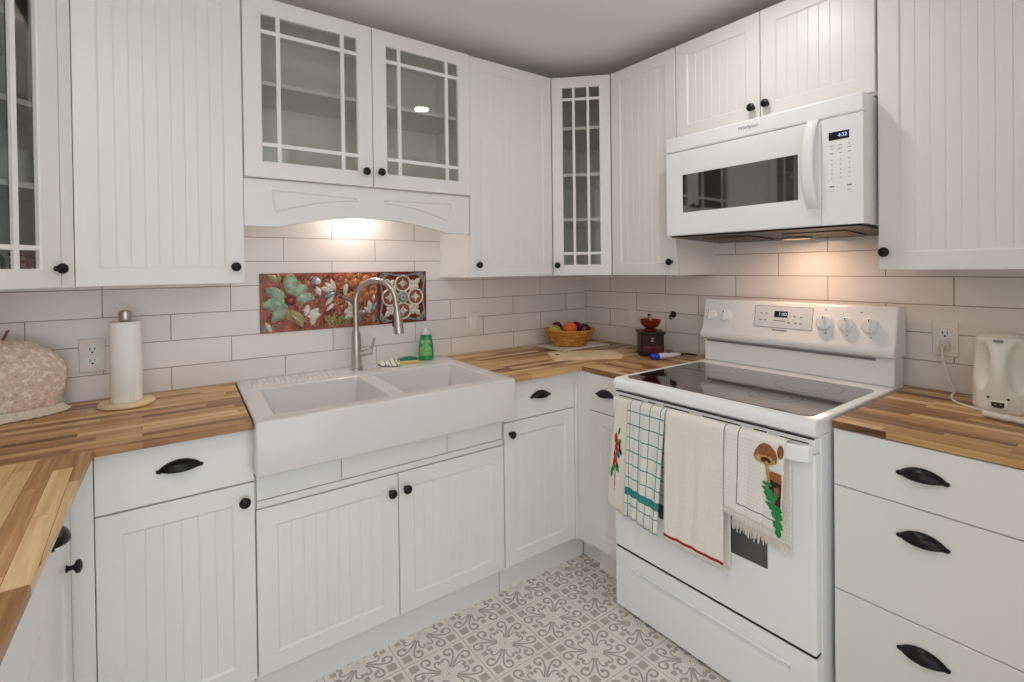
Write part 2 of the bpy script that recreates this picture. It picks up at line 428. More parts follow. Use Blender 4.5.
def flat_drawer(parent, x0, x1, z0, z1, yf, pl=None):
    b = MB(); yb = yf+T
    L_ = [inset(x0, x1, z0, z1, 0, yb), inset(x0, x1, z0, z1, 0, yf+.002), inset(x0, x1, z0, z1, .002, yf)]
    rings(b, L_); b.add(L_[0], [(3, 2, 1, 0)]); b.add(L_[2], [(0, 1, 2, 3)])
    o = b.build('drawer', PAINT, parent, recalc=False)
    if pl: pull(o, pl[0], yf, pl[1])
    return o
G = .0015   # half gap

# ------------------------------------------------------------------ base cabinets
R90 = -PI/2
ZB, ZD, ZT = .124, .7245, .890
YB = -.622
def base_body(t, w, yf, z1=.8925, toe=True, depth0=-.004, z0=.115):
    MB().box(.0005, w-.0005, yf+T+.001, depth0, z0, z1).build('body', PAINT, t)
    if toe: MB().box(.0005, w-.0005, yf+.048, yf+.064, 0, .115).build('toe_kick', PAINT, t)

# left of the sink
w = .374
t = thing('base_cabinet', 'white base cabinet with one drawer over a beadboard door, left of the farmhouse sink', 'cabinet', (-2.354, 0, 0))
base_body(t, w, YB)
MB().box(-.046, -.0005, YB+.002, YB+T, .115, .8925).build('filler_strip', PAINT, t)
MB().box(-.12, 0, YB+.048, YB+.064, 0, .114).build('toe_kick', PAINT, t)
flat_drawer(t, G, w-G, ZD+.003, ZT, YB, (w/2, .822))
bead_door(t, G, w-G, ZB, ZD-.002, YB, (w-.030, .674))
# sink base
w = .914
t = thing('sink_base_cabinet', 'wide white two-door beadboard cabinet below the farmhouse sink', 'cabinet', (-1.979, 0, 0))
MB().box(.0005, w-.0005, YB+T+.001, -.004, .115, .735).build('body', PAINT, t)
MB().box(.0005, w-.0005, YB+.048, YB+.064, 0, .115).build('toe_kick', PAINT, t)
b = MB(); b.box(.004, w-.004, YB+.003, YB+T, .637, .6585); b.build('rail', PAINT, t, bevel=.0015)
for a, c in ((.004, .2585), (.2605, .656), (.658, w-.004)):
    MB().box(a, c, YB+.006, YB+T, .6605, .752).build('filler_panel', PAINT, t, bevel=.0015)
bead_door(t, G, .4565-G, ZB, .633, YB, (.4565-.029, .574))
bead_door(t, .4565+G, w-G, ZB, .633, YB, (.4565+.027, .575))
# right of the sink
w = .392
t = thing('base_cabinet', 'white base cabinet with one drawer and a door, between the sink and the inner corner', 'cabinet', (-1.0625, 0, 0))
base_body(t, w, YB)
flat_drawer(t, G, w-G, ZD, ZT, YB, (.192, .817))
bead_door(t, G, w-G, ZB, ZD-.004, YB, (.030, .674))
MB().box(w, w+.0905, YB+.048, YB+.064, 0, .114).build('toe_kick', PAINT, t)
b = MB(); b.box(w+.001, w+.0185, YB+.001, YB+T, .115, .8925); b.build('filler_strip', PAINT, t)
# stove wall, between corner and stove
YR = -.655
w = .213
t = thing('base_cabinet', 'narrow white base cabinet with a drawer and door, left of the white stove', 'cabinet', (0, -.709, 0), R90)
base_body(t, w, YR)
flat_drawer(t, G, w-G, ZD+.004, ZT, YR, (w/2-.014, .817))
bead_door(t, G, w-G, ZB, ZD, YR, None)
b = MB(); b.box(-.1045, -.001, YR+.004, YR+T, .115, .8925); b.build('filler_strip', PAINT, t)
MB().box(-.13, .0, YR+.075, YR+.09, 0, .114).build('toe_kick', PAINT, t)
# three-drawer cabinet right of the stove
w = .416
t = thing('drawer_cabinet', 'white three-drawer base cabinet with black cup pulls, right of the stove', 'cabinet', (0, -1.695, 0), R90)
base_body(t, w, YR)
for z0, z1, zp in ((.730, ZT, .822), (.431, .727, .657), (ZB, .428, .359)):
    flat_drawer(t, G, w-G, z0, z1, YR, (w/2, zp))
# left run (faces +x)
XF = -2.397
def left_run(y, w, label, kn=True):
    t = thing('base_cabinet', label, 'cabinet', (XL, y, 0), PI/2)
    yf = -(XF-XL)
    base_body(t, w, yf)
    flat_drawer(t, G, w-G, ZD+.003, ZT, yf, (w-.2085, .826))
    bead_door(t, G, w-G, ZB, ZD-.002, yf, (w-.034, .672))
    return t
t = left_run(-1.42, .70, 'white base cabinet under the near wooden counter, its black pull and knob seen edge-on')
MB().box(.702, .795, -(XF-XL)+.003, -(XF-XL)+T, .115, .8925).build('filler_strip', PAINT, t)
MB().box(.70, .793, -(XF-XL)+.048, -(XF-XL)+.064, 0, .114).build('toe_kick', PAINT, t)

# ------------------------------------------------------------------ wooden countertops
ZW0, ZW1 = .8935, .914
def counter(label, poly, along, seed):
    b = MB(); b.prism(poly, 'z', ZW0, ZW1)
    return tag(b.build('wooden_countertop', wood_mat('butcher_block_%d' % seed, along, seed), bevel=.0025), label, 'countertop')
counter('butcher block countertop under the paper towel roll, left of the sink', [(XL+.002, -.003), (-1.9525, -.003), (-1.9895, -.6615), (XL+.002, -.6615)], 'x', 1)
counter('near left butcher block countertop running toward the viewer', [(XL+.002, -.6625), (-2.350, -.6625), (-2.387, -1.50), (-2.387, -1.62), (XL+.002, -1.62)], 'y', 2)
counter('butcher block countertop under the fruit basket, right of the sink', [(-1.0115, -.003), (-.003, -.003), (-.003, -.6615), (-1.0505, -.6615)], 'x', 3)
counter('short butcher block countertop under the coffee grinder, left of the stove', [(-.6615, -.6625), (-.003, -.6625), (-.003, -.9235), (-.6615, -.9235)], 'y', 4)
counter('butcher block countertop under the electric kettle, right of the stove', [(-.6615, -1.694), (-.003, -1.694), (-.003, -2.125), (-.6615, -2.125)], 'y', 5)

# ------------------------------------------------------------------ sink
def make_sink():
    t = thing('farmhouse_sink', 'white double-bowl apron-front farmhouse sink set between the wooden counters', 'sink', (-1.52, -.003, .735))
    ox, oz = 1.52, .735
    b = MB(); X0, X1 = -1.987+ox, -1.0535+ox; Y0, Y1 = -.692, 0; zt = .919-oz
    xs = [X0, -1.925+ox, -1.553+ox, -1.492+ox, -1.112+ox, X1]; ys = [Y0, -.628, -.222, Y1]
    idx = {}
    def V(x, y, z):
        k = (round(x, 5), round(y, 5), round(z, 5))
        if k not in idx: idx[k] = len(b.v); b.v.append((x, y, z))
        return idx[k]
    def F(*p): b.f.append([V(*q) for q in p]); b.m.append(0); b.sm.append(True)
    for i in range(5):
        for j in range(3):
            if j == 1 and i in (1, 3): continue
            F((xs[i], ys[j], zt), (xs[i+1], ys[j], zt), (xs[i+1], ys[j+1], zt), (xs[i], ys[j+1], zt))
    zb = .775-oz
    for i in (1, 3):
        a0, a1, c0, c1 = xs[i], xs[i+1], ys[1], ys[2]; s = .018
        top = [(a0, c0, zt), (a1, c0, zt), (a1, c1, zt), (a0, c1, zt)]; bot = [(a0+s, c0+s, zb), (a1-s, c0+s, zb), (a1-s, c1-s, zb), (a0+s, c1-s, zb)]
        for k in range(4):
            j = (k+1) % 4; F(top[k], top[j], bot[j], bot[k])
        F(*bot)
    # outer walls: deep apron at the front, tub behind it
    ap = -.628; za = .757-oz; zr = .8955-oz; st = .023
    def wall(pts):   # polyline of top points along one side
        pass
    for i in range(5):
        F((xs[i], Y0, zt), (xs[i+1], Y0, zt), (xs[i+1], Y0, za), (xs[i], Y0, za))
        F((xs[i], Y1, zt), (xs[i+1], Y1, zt), (xs[i+1], Y1, zr), (xs[i], Y1, zr))
        q0 = xs[i]+(.053 if i == 0 else 0); q1 = xs[i+1]-(st if i == 4 else 0)
        F((q0, Y1, zr), (q1, Y1, zr), (q1, Y1, za), (q0, Y1, za))
        for j in (0, 1, 2):
            if j and i in (0, 4): continue
            F((xs[i], ys[j], za), (xs[i+1], ys[j], za), (xs[i+1], ys[j+1], za), (xs[i], ys[j+1], za))
    F((X0, ys[0], zt), (X0, ys[1], zt), (X0, ys[1], za), (X0, ys[0], za)); F((X1, ys[0], zt), (X1, ys[1], zt), (X1, ys[1], za), (X1, ys[0], za))
    for X, d in ((X0, .053), (X1, -st)):
        for j in (1, 2):
            F((X, ys[j], zt), (X, ys[j+1], zt), (X, ys[j+1], zr), (X, ys[j], zr))
            F((X, ys[j], zr), (X, ys[j+1], zr), (X+d, ys[j+1], zr), (X+d, ys[j], zr))
            F((X+d, ys[j], zr), (X+d, ys[j+1], zr), (X+d, ys[j+1], za), (X+d, ys[j], za))
        F((X, ys[1], zr), (X+d, ys[1], zr), (X+d, ys[1], za), (X, ys[1], za))
    b.v = [(x+(.055*(y+.692) if z > zr+.001 or abs(z-zb) < .002 or (abs(z-zr) < .001 and min(abs(x-X0), abs(x-X1)) < .001) else 0), y, z) for x, y, z in b.v]
    b.build('basin', CERAMIC, t, bevel=.011, seg=4, angle=180)
    # drainboard ridges on the left back ledge
    r = MB()
    for k in range(15):
        x = -1.893+ox+k*.0205
        r.grid(lambda u, v, x=x: (x-.016*u+.006*math.cos(PI*v)*(1 if 1 else 0), -.032-.145*u, zt-.0005+.005*math.sin(PI*v)*min(1, 8*u, 8*(1-u))), 8, 6)
    r.build('drainboard_ridges', CERAMIC, t, recalc=False)
    for x in (-1.739, -1.302):
        MB().lathe([(.045, 0), (.045, .003), (.036, .004), (.03, .001)], (x+ox, -.42, zb), 24).build('drain', STEEL, t)
make_sink()

# faucet
t = thing('pull_down_faucet', 'brushed nickel gooseneck pull-down faucet rising behind the sink divider', 'faucet', (-1.486, -.089, .9195), -PI/4)
b = MB(); b.lathe([(.0285, 0), (.0285, .004), (.023, .008), (.0225, .06), (.0205, .14), (.0165, .165), (.013, .172)], n=26)
b.build('base', STEEL, t)
R_ = .093; zc = 1.218-.9195
pth = [(0, 0, .165)]+[(0, 0, .165+(zc-.165)*k/6) for k in range(1, 6)]
pth += [(R_-R_*math.cos(a), 0, zc+R_*1.02*math.sin(a)) for a in [PI*k/22 for k in range(23)]]
pth += [(2*R_+.003, 0, zc-.02), (2*R_+.006, 0, zc-.035)]
MB().tube(pth, .0125, 16).build('spout', STEEL, t)
hx = 2*R_+.006
b = MB(); b.tube([(hx, 0, zc-.036), (hx+.001, 0, zc-.05), (hx+.0035, 0, zc-.075), (hx+.006, 0, zc-.110), (hx+.008, 0, zc-.136), (hx+.0082, 0, zc-.140)], [.0135, .0165, .0185, .021, .0235, .021], 18)
sh = b.build('spray_head', STEEL, t)
MB().box(hx-.0180, hx-.008, -.012, .004, zc-.108, zc-.066).build('spray_button', DARKGREY, sh, bevel=.002)
b = MB(); b.tube([(.018, .0, .068), (.040, .0, .072), (.068, .0, .075)], [.013, .0145, .0145], 16)
b.tube([(.060, 0, .078), (.069, -.002, .098), (.079, -.004, .135)], [.0085, .0065, .005], 12)
lv = b.build('lever', STEEL, t); lv.rotation_euler = (0, 0, .30)

# ------------------------------------------------------------------ decorative relief tiles in the backsplash
TR = plain('relief_terracotta', (150, 82, 60), .3, bump=.5, bscale=60, var=.5, vscale=30)
TO = plain('relief_orange_brown', (168, 104, 66), .28, var=.4, vscale=40)
TG = plain('relief_sage_green', (140, 164, 140), .25, var=.4, vscale=45)
TGD = plain('relief_olive', (152, 146, 98), .25, var=.2, vscale=40)
TW = plain('relief_grey_white', (206, 200, 190), .25, var=.2, vscale=50)
TB = plain('relief_blue_grey', (122, 138, 148), .25, var=.2, vscale=40)
TD = plain('relief_dark_red', (112, 40, 32), .3, var=.25, vscale=40)
TMATS = [TR, TO, TG, TGD, TW, TB, TD, plain('relief_dusty_pink', (188, 126, 108), .28, var=.3, vscale=40)]
def leaf(b, cx, cz, ang, Ln, W, h, mat, y0=-.006, n=8, tip=1.0):
    ca, sa = math.cos(ang), math.sin(ang)
    def fn(u, v):
        w = W*math.sin(PI*min(1, u)**tip)**.8 if 0 < u < 1 else 0
        s = (v-.5)*2
        X = u*Ln; Z = s*w/2; Y = y0-h*(1-s*s)*math.sin(PI*u)**.6 + (.25*h if abs(s) < .05 and 0 < u < 1 else 0)
        return (cx+X*ca-Z*sa, Y, cz+X*sa+Z*ca)
    b.grid(fn, n, 6, mat)
def curl(b, cx, cz, r, a0, turns, th, mat, y=-.008, n=20, dirn=1):
    P = []
    for i in range(n+1):
        k = i/n; a = a0+dirn*turns*2*PI*k; rr = r*(1-.75*k)
        P.append((cx+rr*math.cos(a), y, cz+rr*math.sin(a)))
    b.tube(P, [th*(1-.3*i/n) for i in range(n+1)], 6, mat)
def ringt(b, cx, cz, r, th, mat, y=-.008, a0=0, a1=360, n=24):
    b.tube([(cx+r*math.cos(math.radians(a0+(a1-a0)*i/n)), y, cz+r*math.sin(math.radians(a0+(a1-a0)*i/n))) for i in range(n+1)], th, 6, mat, caps=(a1-a0 < 360))
def dome(b, cx, cz, r, h, mat, y=-.006, sz=1.):
    b.ball((cx, y, cz), r, 12, mat); n = 12*7
    for i in range(len(b.v)-n, len(b.v)):
        x, yy, z = b.v[i]; b.v[i] = (x, y+(yy-y)*h/r, cz+(z-cz)*sz)
W3 = .2515
def tile_base(b, m=0): b.box(.001, W3-.001, -.006, -.0005, .001, .249, m)
def tile_flower():
    b = MB(); tile_base(b); rnd = random.Random(3)
    for k in range(95):
        x, z = rnd.uniform(.014, .237), rnd.uniform(.014, .235)
        curl(b, x, z, rnd.uniform(.008, .016), rnd.uniform(0, 6), .9, .0032, rnd.choice([0, 1, 1, 6, 7, 7, 3]), y=-.0078, n=10, dirn=rnd.choice([1, -1]))
    cx, cz = .118, .135
    for a, Ln, W in ((86, .108, .058), (44, .098, .044), (4, .104, .050), (152, .102, .046), (192, .104, .054), (230, .106, .050)):
        a = math.radians(a); leaf(b, cx+.016*math.cos(a), cz+.016*math.sin(a), a, Ln*.92, W, .009, 2, y0=-.009)
    for k in range(9): dome(b, cx+.017*math.cos(k*.7), cz+.017*math.sin(k*.7), .0075, .007, 6, y=-.012)
    dome(b, cx, cz, .012, .009, 0, y=-.013)
    for x, z, a, Ln, W, m in ((.115, .09, -40, .085, .034, 3), (.13, .085, -60, .08, .03, 3), (.10, .10, -75, .05, .028, 3), (.165, .10, 95, .05, .026, 3), (.19, .055, 40, .06, .034, 4), (.185, .06, 5, .06, .03, 4), (.18, .06, 80, .055, .028, 4), (.205, .02, 75, .06, .03, 4), (.075, .215, 150, .055, .028, 3), (.075, .21, 95, .04, .022, 3), (.09, .205, 60, .05, .02, 3), (.17, .02, 130, .08, .014, 4), (.14, .04, 150, .07, .012, 3), (.21, .22, -20, .04, .03, 4), (.225, .19, -70, .05, .028, 4), (.23, .235, -120, .05, .022, 5), (.02, .045, -60, .05, .02, 4), (.012, .035, -80, .035, .02, 5)):
        leaf(b, x, z, math.radians(a), Ln, W, .007, m, y0=-.0085)
    for x, z in ((.19, .20), (.175, .21), (.20, .145), (.225, .15), (.225, .125), (.19, .125)): dome(b, x, z, .015, .008, 0, y=-.008)
    return b
def tile_scroll():
    b = MB(); tile_base(b); rnd = random.Random(5)
    for k in range(60):
        x, z = rnd.uniform(.012, .24), rnd.uniform(.012, .238)
        curl(b, x, z, rnd.uniform(.012, .022), rnd.uniform(0, 6), 1.1, .0042, rnd.choice([1, 1, 7, 0, 6]), y=-.008, n=14, dirn=rnd.choice([1, -1]))
    for k in range(26): dome(b, rnd.uniform(.1, .235), rnd.uniform(.13, .235), rnd.uniform(.014, .022), .009, 1, y=-.008)
    for k in range(12): dome(b, rnd.uniform(.01, .09), rnd.uniform(.19, .24), rnd.uniform(.01, .016), .007, 0, y=-.008)
    for x, z, a, Ln, W, m in ((.05, .17, 170, .06, .03, 4), (.05, .17, 140, .055, .026, 4), (.055, .165, 110, .06, .022, 4), (.06, .16, 200, .06, .024, 5), (.07, .15, -30, .09, .012, 5), (.095, .14, 80, .07, .022, 4), (.05, .15, 230, .06, .02, 4), (.05, .11, 220, .05, .018, 4), (.13, .07, 120, .06, .032, 4), (.135, .065, 160, .06, .03, 4), (.14, .06, 200, .05, .028, 4), (.15, .06, -60, .05, .02, 5), (.16, .055, 20, .05, .02, 5), (.215, .07, 100, .05, .024, 4), (.22, .065, 60, .05, .022, 5), (.215, .06, 140, .04, .02, 4), (.225, .05, -80, .04, .02, 5), (.23, .11, 90, .04, .018, 4)):
        leaf(b, x, z, math.radians(a), Ln, W, .009, m, y0=-.011)
    for x, z in ((.085, .085), (.10, .10), (.075, .07)): dome(b, x, z, .017, .011, 0, y=-.01)
    for k in range(14): curl(b, rnd.uniform(.015, .11), rnd.uniform(.015, .06), .013, rnd.uniform(0, 6), 1.1, .0036, 3, y=-.010, n=12)
    return b
def tile_rosette():
    b = MB(); tile_base(b, 6); cx, cz = .1257, .125
    for k in range(4):
        a = k*PI/2; x, z = cx+.066*math.cos(a), cz+.066*math.sin(a)
        ringt(b, x, z, .038, .0048, 4, y=-.009); dome(b, x, z, .033, .001, 0, y=-.0062)
        for q in range(8): leaf(b, x, z, q*PI/4+a, .025 if q % 2 == 0 else .016, .011, .006, 4, y0=-.008)
        # pale star between the circles
        a2 = a+PI/4; x2, z2 = cx+.088*math.cos(a2), cz+.088*math.sin(a2)
        for q, ln in ((0, .042), (90, .03), (-90, .03), (180, .042)):
            leaf(b, x2, z2, a2+math.radians(q), ln*.95, .026, .007, 4, y0=-.008)
        # flowing border, bowed inwards
        P = []
        for i in range(15):
            s = -1+2*i/14; d = .109-.010*math.cos(s*PI)*.6; l = s*.103
            P.append((cx+d*math.cos(a)-l*math.sin(a), -.009, cz+d*math.sin(a)+l*math.cos(a)))
        b.tube(P, .0042, 6, 5)
        a3 = a+PI/4; leaf(b, cx+.118*math.cos(a3), cz+.118*math.sin(a3), a3, .040, .016, .006, 5, y0=-.008)
        leaf(b, cx+.14*math.cos(a3), cz+.14*math.sin(a3), a3+1.9, .035, .014, .006, 3, y0=-.008); leaf(b, cx+.14*math.cos(a3), cz+.14*math.sin(a3), a3-1.9, .035, .014, .006, 3, y0=-.008)
    ringt(b, cx, cz, .0195, .005, 5, y=-.011); ringt(b, cx, cz, .010, .0035, 4, y=-.011); dome(b, cx, cz, .006, .008, 5, y=-.01)
    ringt(b, cx, cz, .027, .003, 4, y=-.0085)
    return b
for k, (fn, lab) in enumerate(((tile_flower, 'relief tile with large sage green flower on terracotta, leftmost above the sink'), (tile_scroll, 'relief tile of orange scrollwork and white blossoms, middle tile behind the faucet'), (tile_rosette, 'relief tile with four circles and pale stars on dark red, right end of the trio'))):
    o = fn().build('picture_tile', TMATS, recalc=False); o.location = (-1.857+k*.2522, -.0005, 1.1)
    tag(o, lab, 'decorative tile', 'decorative tiles above the sink')
# ------------------------------------------------------------------ wall cabinets
ZU, ZTOP = 1.3177, 2.346
DU = -.306; DG = -.313
def hollow(t, w, z0, z1, yf, shelves=(), name_back=True):
    """open-front carcass (local: x 0..w, y yf+T..0)"""
    y1 = yf+T+.001; p = .018; b = MB()
    b.box(.0004, p, y1, -.001, z0, z1); b.box(w-p, w-.0004, y1, -.001, z0, z1)
    b.box(p, w-p, y1, -.001, z0, z0+p); b.box(p, w-p, y1, -.001, z1-p, z1); b.box(p, w-p, -.008, -.001, z0+p, z1-p)
    b.build('body', INNER, t)
    for z in shelves: MB().box(p+.001, w-p-.001, y1+.004, -.009, z-.015, z).build('shelf', PAINT, t)
def solid_wall_body(t, w, z0, z1, yf):
    MB().box(.0004, w-.0004, yf+T+.001, -.001, z0, z1).build('body', PAINT, t)

# left door cabinet
w = .4565
t = thing('wall_cabinet', 'white beadboard wall cabinet above the paper towel roll', 'cabinet', (-2.4075, 0, 0))
solid_wall_body(t, w, ZU, ZTOP, DU)
bead_door(t, G, w-G, ZU, ZTOP, DU, (w-.030, 1.376))
# sink glass cabinet
w = .932
t = thing('glass_wall_cabinet', 'white wall cabinet with two glass mullioned doors above the sink', 'cabinet', (-1.9505, 0, 0))
hollow(t, w, 1.6973, ZTOP, DG, (2.054,))
glass_door(t, G, .47-G, 1.6973, ZTOP, DG, (.47-.034, 1.755), mx=(.050,))
glass_door(t, .47+G, w-G, 1.6973, ZTOP, DG, (.47+.028, 1.758), mx=(.050,))
# valance
def valance():
    pts = [(0, 1.6955), (0, 1.522), (.112, 1.522)]
    for i in range(1, 24):
        s = i/24; x = .125+(.80-.125)*s; pts.append((x, 1.522+.047*math.sin(PI*s)**.85))
    pts += [(.812, 1.520), (.932, 1.520), (.932, 1.6955)]
    b = MB(); b.prism(pts, 'y', -.293, -.275)
    def groove(P): b.tube([(x, -.2935, z) for x, z in P], .0026, 6)
    b2 = MB()
    arcL = [(.105+(.412-.105)*i/12, 1.581+(.640-1.581+1)*0+(.058*math.sin(PI/2*i/12))) for i in range(13)]
    tri = [[(.096, 1.658), (.40, 1.650)], [(.096, 1.658), (.105, 1.581)], arcL, [(.40, 1.650), (.412, 1.639)],
           [(.525, 1.650), (.838, 1.655)], [(.525, 1.650), (.53, 1.638)], [(.53+(.82-.53)*i/12, 1.638-.058*(1-math.cos(PI/2*i/12))) for i in range(13)], [(.838, 1.655), (.82, 1.580)]]
    o = b.build('scalloped_valance', PAINT, bevel=.0015)
    for P in tri: b2.tube([(x, -.2930, z) for x, z in P], .0048, 8)
    k = b2.build('carved_moulding', PAINT, o, recalc=True)
    o.location = (-1.9505, 0, 0)
    tag(o, 'white arched valance board below the glass cabinet over the sink', 'valance')
valance()
# tall door right of glass
w = .498
t = thing('wall_cabinet', 'white single-door wall cabinet between the sink and the corner cabinet', 'cabinet', (-1.0186, 0, 0))
solid_wall_body(t, w, ZU, ZTOP, DU)
bead_door(t, G, w-G, ZU, ZTOP, DU, (.036, 1.376))
# stove-side tall door
w = .391
t = thing('wall_cabinet', 'white single-door wall cabinet left of the microwave', 'cabinet', (0, -.522, 0), R90)
solid_wall_body(t, w, ZU, ZTOP, DU)
bead_door(t, G, w-G, ZU, ZTOP, DU, (w-.028, 1.379))
# above microwave
w = .774
t = thing('wall_cabinet', 'short white two-door wall cabinet directly above the microwave', 'cabinet', (0, -.9155, 0), R90)
solid_wall_body(t, w, 1.918, ZTOP, DU)
bead_door(t, G, .388-G, 1.926, ZTOP, DU, (.388-.028, 1.977))
bead_door(t, .388+G, w-G, 1.926, ZTOP, DU, (.388+.028, 1.979))
# right of microwave
w = .46
t = thing('wall_cabinet', 'white beadboard wall cabinet right of the microwave, above the kettle', 'cabinet', (0, -1.694, 0), R90)
solid_wall_body(t, w, 1.3394, ZTOP, DU)
bead_door(t, G, w-G, 1.3394, ZTOP, DU, (.022, 1.397))

def diagonal(label, A, rot, w, corner_world, door_x, shelves, kn, wing):
    """A: world xy of local origin (left end of the face); carcass is the pentagon behind the face."""
    t = thing('corner_glass_cabinet', label, 'cabinet', (A[0], A[1], 0), rot)
    c, s = math.cos(-rot), math.sin(-rot)
    def loc(p): x, y = p[0]-A[0], p[1]-A[1]; return (x*c-y*s, x*s+y*c)
    poly = [loc(p) for p in wing]          # pentagon: face-left, back-left, corner, back-right, face-right
    d = T+.001
    front0 = (poly[0][0]+.0005, d); front1 = (poly[-1][0]-.0005, d)
    pp = [front0]+[poly[1], poly[2], poly[3]]+[front1]
    # pull carcass slightly off the walls
    cx = sum(p[0] for p in pp)/5; cy = sum(p[1] for p in pp)/5
    pp = [pp[0]]+[(cx+(p[0]-cx)*.994, cy+(p[1]-cy)*.994) for p in pp[1:4]]+[pp[4]]
    b = MB(); b.prism(pp, 'z', ZU, ZU+.018); b.prism(pp, 'z', ZTOP-.018, ZTOP)
    for i in range(4):
        p, q = Vector(pp[i]), Vector(pp[i+1]); n = Vector((-(q-p).y, (q-p).x)).normalized()*.012
        ctr = Vector((cx, cy)); n = n if (ctr-p).dot(n) > 0 else -n
        b.prism([tuple(p), tuple(q), tuple(q+n), tuple(p+n)], 'z', ZU+.018, ZTOP-.018)
    b.build('body', INNER, t)
    sp = [(cx+(p[0]-cx)*.93, cy+(p[1]-cy)*.93) for p in pp]
    sp[0] = (pp[0][0]+.016, d+.002); sp[4] = (pp[4][0]-.016, d+.002)
    for z in shelves: MB().prism(sp, 'z', z-.016, z).build('shelf', PAINT, t)
    if door_x[0] > .01: MB().box(.001, door_x[0]-.001, .002, T, ZU, ZTOP).build('filler_strip', PAINT, t)
    if door_x[1] < w-.01: MB().box(door_x[1]+.001, w+.002, .002, T, ZU, ZTOP).build('filler_strip', PAINT, t)
    glass_door(t, door_x[0]+G, door_x[1]-G, ZU, ZTOP, 0, kn, fw=.056, mx=(.0505,), mz=.052, mw=.0135)
    return t
A, B_ = (-.5205, -.306), (-.306, -.5205)
diagonal('narrow diagonal glass-door wall cabinet in the corner above the fruit basket', A, -PI/4, .3034, (0, 0), (0, .3034), (2.093, 1.851, 1.617), (.025, 1.371), [A, (-.5205, 0), (0, 0), (0, -.5205), B_])
A2, B2 = (-2.674, -.5725), (-2.408, -.306)
left_diag = diagonal('diagonal glass-door wall cabinet at the left edge holding white canister', A2, PI/4, .3763, (XL, 0), (.035, .341), (2.080, 1.846, 1.616), (.325, 1.374), [A2, (XL, -.5725), (XL, 0), (-2.408, 0), B2])

# things inside the left corner cabinet
def in_diag(lx, ly, z): # local -> world
    c, s = math.cos(PI/4), math.sin(PI/4); return (A2[0]+lx*c-ly*s, A2[1]+lx*s+ly*c, z)
POT = plain('pale_ceramic', (238, 240, 236), .3)
t = thing('ceramic_canister', 'pale ceramic canister with side ears on the glass cabinet shelf at left edge', 'canister', in_diag(.315, .130, 1.6172), PI/4); t.scale = (.8, .8, 1)
MB().lathe([(.044, 0), (.053, .006), (.057, .05), (.055, .085), (.050, .098), (.046, .102), (1e-5, .104)], n=28).build('pot', POT, t)
for q in (-1, 1): MB().ball((q*.060, 0, .085), .010, 12).build('ear', POT, t)
RED = None
def red_mat():
    m, nt, b = newmat('red_floral_print'); setc(b, lin((196, 52, 38)), .4)
    tc = N(nt, 'ShaderNodeTexCoord'); vo = N(nt, 'ShaderNodeTexVoronoi', feature='DISTANCE_TO_EDGE'); vo.inputs['Scale'].default_value = 34
    L(nt, tc.outputs['Object'], vo.inputs['Vector'])
    vb = N(nt, 'ShaderNodeTexNoise'); vb.inputs['Scale'].default_value = 55; L(nt, tc.outputs['Object'], vb.inputs['Vector'])
    r = N(nt, 'ShaderNodeValToRGB'); r.color_ramp.elements[0].position = .57; r.color_ramp.elements[1].position = .6
    r.color_ramp.elements[0].color = (*lin((196, 52, 38)), 1); r.color_ramp.elements[1].color = (*lin((226, 190, 150)), 1)
    L(nt, vb.outputs['Fac'], r.inputs['Fac']); L(nt, r.outputs['Color'], b.inputs['Base Color']); return m
t = thing('patterned_tin', 'small red tin with cream leaf print behind the left glass door', 'tin', in_diag(.313, .085, 1.3362), PI/4)
MB().box(-.028, .028, -.025, .025, 0, .074).build('tin_body', red_mat(), t, bevel=.004)
MB().box(-.0295, .0295, -.0265, .0265, .0745, .090).build('lid', plain('dark_red_lacquer', (120, 30, 24), .35), t, bevel=.004)
t = thing('black_mug', 'black mug showing only its handle, bottom of left glass cabinet', 'mug', in_diag(.190, .095, 1.3362), PI/4)
BM = plain('black_glaze', (22, 21, 22), .25)
MB().lathe([(.030, 0), (.038, .004), (.040, .09), (.037, .092), (.036, .012), (1e-5, .01)], n=26, caps=False).build('cup', BM, t)
MB().tube([(.039, -.0, .078), (.056, 0, .080), (.068, 0, .064), (.069, 0, .042), (.058, 0, .024), (.039, 0, .018)], .0058, 10).build('mug_handle', BM, t)

